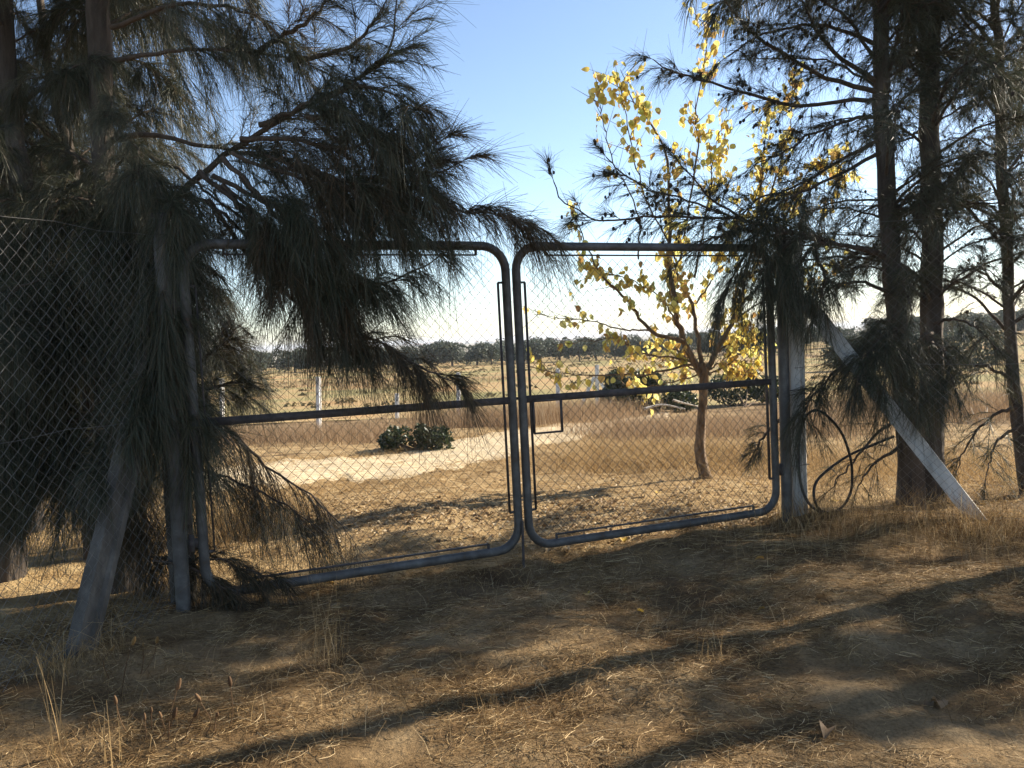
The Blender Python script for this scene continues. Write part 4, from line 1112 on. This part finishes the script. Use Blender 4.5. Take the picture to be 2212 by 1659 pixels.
# curled leaves lying behind the gate
n = 6500
px = rng.uniform(470, 1680, n); py = np.where(rng.uniform(0, 1, n) < .7, rng.normal(1105, 26, n), rng.uniform(1000, 1190, n))
ok = py > 990
lp = []
d = np.array([gnd_ for gnd_ in [CAM + ray(a, b_) * (-1.47 / ray(a, b_)[2]) for a, b_ in zip(px[ok], py[ok])]])
gs = (d - G0) @ GN
d = d[gs < -.12]
for i, p in enumerate(d):
    V, F = LEAVES[(i * 7) % 4]
    a = rng.uniform(0, 6.28); tl = rng.normal(0, .35)
    ca, sa = math.cos(a), math.sin(a)
    Rm = np.array([[ca, -sa, 0], [sa, ca, 0], [0, 0, 1]]) @ np.array([[1, 0, 0], [0, math.cos(tl), -math.sin(tl)], [0, math.sin(tl), math.cos(tl)]])
    s = rng.uniform(.022, .05)
    q = V * [1, 1, 2.2] * s @ Rm.T
    q[:, 2] -= q[:, 2].min()
    lp.append((q + [p[0], p[1], float(height(p[0], p[1])) + .003], F))
tag(mesh_obj('leaf_litter', *join(lp), M_fleaf), 'curled brown leaves carpeting the ground just behind the gate', 'leaves', None, 'stuff')

# single yellow leaves on the ground
M_gleaf = leafy('fallen_yellow_leaf', [(0, (.52, .34, .05)), (.6, (.62, .42, .07)), (1, (.42, .24, .06))], trans=.4, rough=.55, by='object')
V, F = leaf_mesh(.6, .5); o = mesh_obj('fallen_leaf', V * [1, 1, 1.2], F, M_gleaf); FLD = o.data; bpy.data.objects.remove(o)
M_bleaf = leafy('dry_brown_leaf', [(0, (.13, .08, .04)), (1, (.26, .17, .09))], trans=.2, rough=.7, by='object')
o = mesh_obj('fallen_leaf', V * [1, 1, 1.6], F, M_bleaf); FLB = o.data; bpy.data.objects.remove(o)
FL = [(1376, 1322, 'big yellow leaf on the ground below the right gate leaf'), (1652, 1318, 'yellow leaf lying on bare soil right of the middle'),
      (1476, 1186, 'yellow brown leaf just under the right bottom rail'), (1348, 1174, 'yellow leaf touching the right bottom rail'),
      (1650, 1210, 'brown yellow leaf in the shade below the right gate post'), (1140, 1188, 'yellow leaf beside the drop rod between the leaves'),
      (1240, 1160, 'yellow leaf behind the right leaf near its corner'), (1000, 1172, 'yellow leaf just behind the left leaf near its corner'),
      (868, 1168, 'yellow leaf behind the left leaf on sunlit straw'), (1620, 1052, 'yellow leaf in the grass behind the right leaf'),
      (1420, 1070, 'yellow leaf among brown litter below the yellow tree'), (1805, 1088, 'yellow leaf lying inside the loop of the hose'),
      (1270, 1289, 'pale crumpled leaf lying on straw below the gate middle'), (705, 1262, 'orange leaf caught under the left bottom rail'),
      (2035, 1535, 'dry brown leaf on bare soil at the lower right'), (2010, 1522, 'dry brown leaf touching another at the lower right'), (1760, 1300, 'brown leaf in the grass right of the middle'), (1790, 1580, 'small dry leaf near the bottom edge right'),
      (1640, 1120, 'orange leaf against the foot of the right gate leaf')]
for i, (a, b_, lab) in enumerate(FL):
    p = gnd(a, b_)
    o = bpy.data.objects.new('fallen_leaf', FLB if 'brown leaf' in lab or 'dry leaf' in lab else FLD); COL.objects.link(o)
    s = rng.uniform(.05, .085)
    o.location = (p[0], p[1], p[2] + .012); o.scale = (s, s, s)
    o.rotation_euler = (rng.uniform(-.4, .4), rng.uniform(-.4, .4), rng.uniform(0, 6.28))
    tag(o, lab, 'leaf', 'single fallen yellow leaves')

# plantain-like seed heads, lower left
SV, SF = tubes(np.array([[(0, 0, z) for z in (0, .006, .014, .022, .030, .038, .046, .054, .060)]]), np.array([[.002, .0062, .0078, .0092, .0086, .0080, .0066, .0048, .0012]]), 12)
SV = SV * (1 + ((np.arange(len(SV)) + np.arange(len(SV)) // 12) % 2 * .42 - .15)[:, None] * [1, 1, 0])
def seed(xd, yd, length, lean, label, scale=1.0, pale=False, hang=0.0):
    top = None
    p = gnd(xd - lean, yd + length)
    t = at(xd, yd, p[1] - .05)
    root = thing('seed_stalk', p, label, 'plant', 'dry seed stalks in the lower left')
    P = smooth_path([p, (p + t) / 2 + rng.normal(size=3) * .012, t], 8)
    mesh_obj('stem', *tubes(P[None], np.linspace(.0024, .0016, 8)[None], 5), M_seed, root)
    dr = unit(P[-1] - P[-2]); x = unit(np.cross(dr, [0, 1, 0.1])); y = np.cross(dr, x)
    Rm = np.stack([x, y, dr], 1)
    mesh_obj('seed_head', SV * scale * .68 @ Rm.T + t, SF, M_straw if pale else M_seed, root, True)
c1 = lambda X, Y: (X * .2757, 1287.6 + Y * .2757)
for (X, Y, ln, le, lab, sc, pale) in [
    (912, 850, 60, -22, 'dark seed head farthest left in the row', 1.0, False), (1135, 975, 40, -5, 'small dark seed head low in the left group', .8, False),
    (1185, 915, 50, -6, 'small round seed head above the lowest one', .8, False), (1265, 960, 45, 6, 'reddish seed head between the two stalk pairs', .85, False),
    (1385, 740, 110, 18, 'tallest dark seed head of the row', 1.3, False), (1355, 955, 45, 8, 'long dark seed head below the tallest one', 1.25, False),
    (1520, 950, 45, 18, 'dark seed head right of the long one', 1.15, False), (1570, 830, 70, -12, 'tilted dark seed head with a kinked stalk', 1.15, False),
    (1697, 940, 40, 6, 'small blurred seed head right of the tilted one', .9, False), (1805, 710, 90, 2, 'dim seed head farthest right in the row', 1.2, False),
    (862, 430, 60, 2, 'pale seed head standing left against the shade', 1.0, True), (1035, 385, 110, 24, 'pale upright seed head at the top of a long stalk', 1.2, True),
    (1225, 370, 70, 30, 'pale tilted seed head in front of the shaded trunk', 1.2, True), (1120, 395, 60, 5, 'tiny pale seed head between two larger ones', .6, True)]:
    seed(*c1(X, Y), ln, le, lab, sc, pale)

# tall dry grass tufts standing alone
def tuft(xd, yd, n, h0, h1, label, spread_=.05, lean=.35, w=.0028):
    p = gnd(xd, yd)
    root = thing('dry_grass_tuft', p, label, 'grass', 'tall dry grass tufts in the foreground')
    x = p[0] + rng.normal(0, spread_, n); y = p[1] + rng.normal(0, spread_, n)
    if n <= 12:
        for i in range(n):
            mesh_obj('stalk', *blades(x[i:i + 1], y[i:i + 1], rng.uniform(h0, h1, 1), rng.uniform(.05, lean, 1), rng.uniform(w * .6, w, 1), 6), M_gold, root)
    else:
        tag(mesh_obj('stalks', *blades(x, y, rng.uniform(h0, h1, n), rng.uniform(.05, lean, n), rng.uniform(w * .6, w, n), 6), M_gold, root), kind='stuff')
    xs = p[0] + rng.normal(0, spread_ * 1.3, n * 3); ys = p[1] + rng.normal(0, spread_ * 1.3, n * 3)
    tag(mesh_obj('base_leaves', *blades(xs, ys, rng.uniform(h0 * .2, h0 * .6, n * 3), rng.uniform(.3, 1.2, n * 3), rng.uniform(.0015, .0028, n * 3), 5), M_straw, root), kind='stuff')
tuft(705, 1440, 26, .25, .52, 'tall thin dry grass tuft in front of the left gate leaf', .05, .3, .0022)
tuft(125, 1640, 7, .22, .42, 'coarse straw stalks at the lower left corner', .02, .25, .005)
tuft(250, 1655, 5, .15, .34, 'broad dry stalks at the bottom edge left', .025, .3, .006)
tuft(585, 1490, 8, .08, .2, 'small straw tuft below the left gate leaf', .03, .6, .003)
tuft(1050, 1560, 9, .08, .2, 'small dark stalk tuft near the bottom middle', .02, .4, .002)
tuft(1540, 1430, 10, .08, .2, 'small grass tuft in the sun below the right leaf', .03, .5, .0022)
tuft(165, 1425, 220, .08, .24, 'low straw heap at the foot of the left brace', .13, 1.3, .0026)
tuft(2125, 1160, 200, .08, .32, 'dry grass clump at the foot of the right brace', .12, 1.0, .0028)
# ------------------------------------------------------------------ air
hm, ht, hout = new_mat('thin_haze')
pv = ht.nodes.new('ShaderNodeVolumePrincipled')
pv.inputs['Color'].default_value = (.92, .95, 1.0, 1)
pv.inputs['Density'].default_value = .0003
pv.inputs['Anisotropy'].default_value = .2
ht.links.new(pv.outputs[0], hout.inputs['Volume'])
hb = mesh_obj('haze', *box((0, 2500, -4.0), 33000, 36000, 34.0), hm)
tag(hb, 'thin pale haze in the air over the far plain', 'haze', None, 'stuff')
print('TRIANGLES', TRI[0], 'OBJECTS', len(bpy.data.objects))
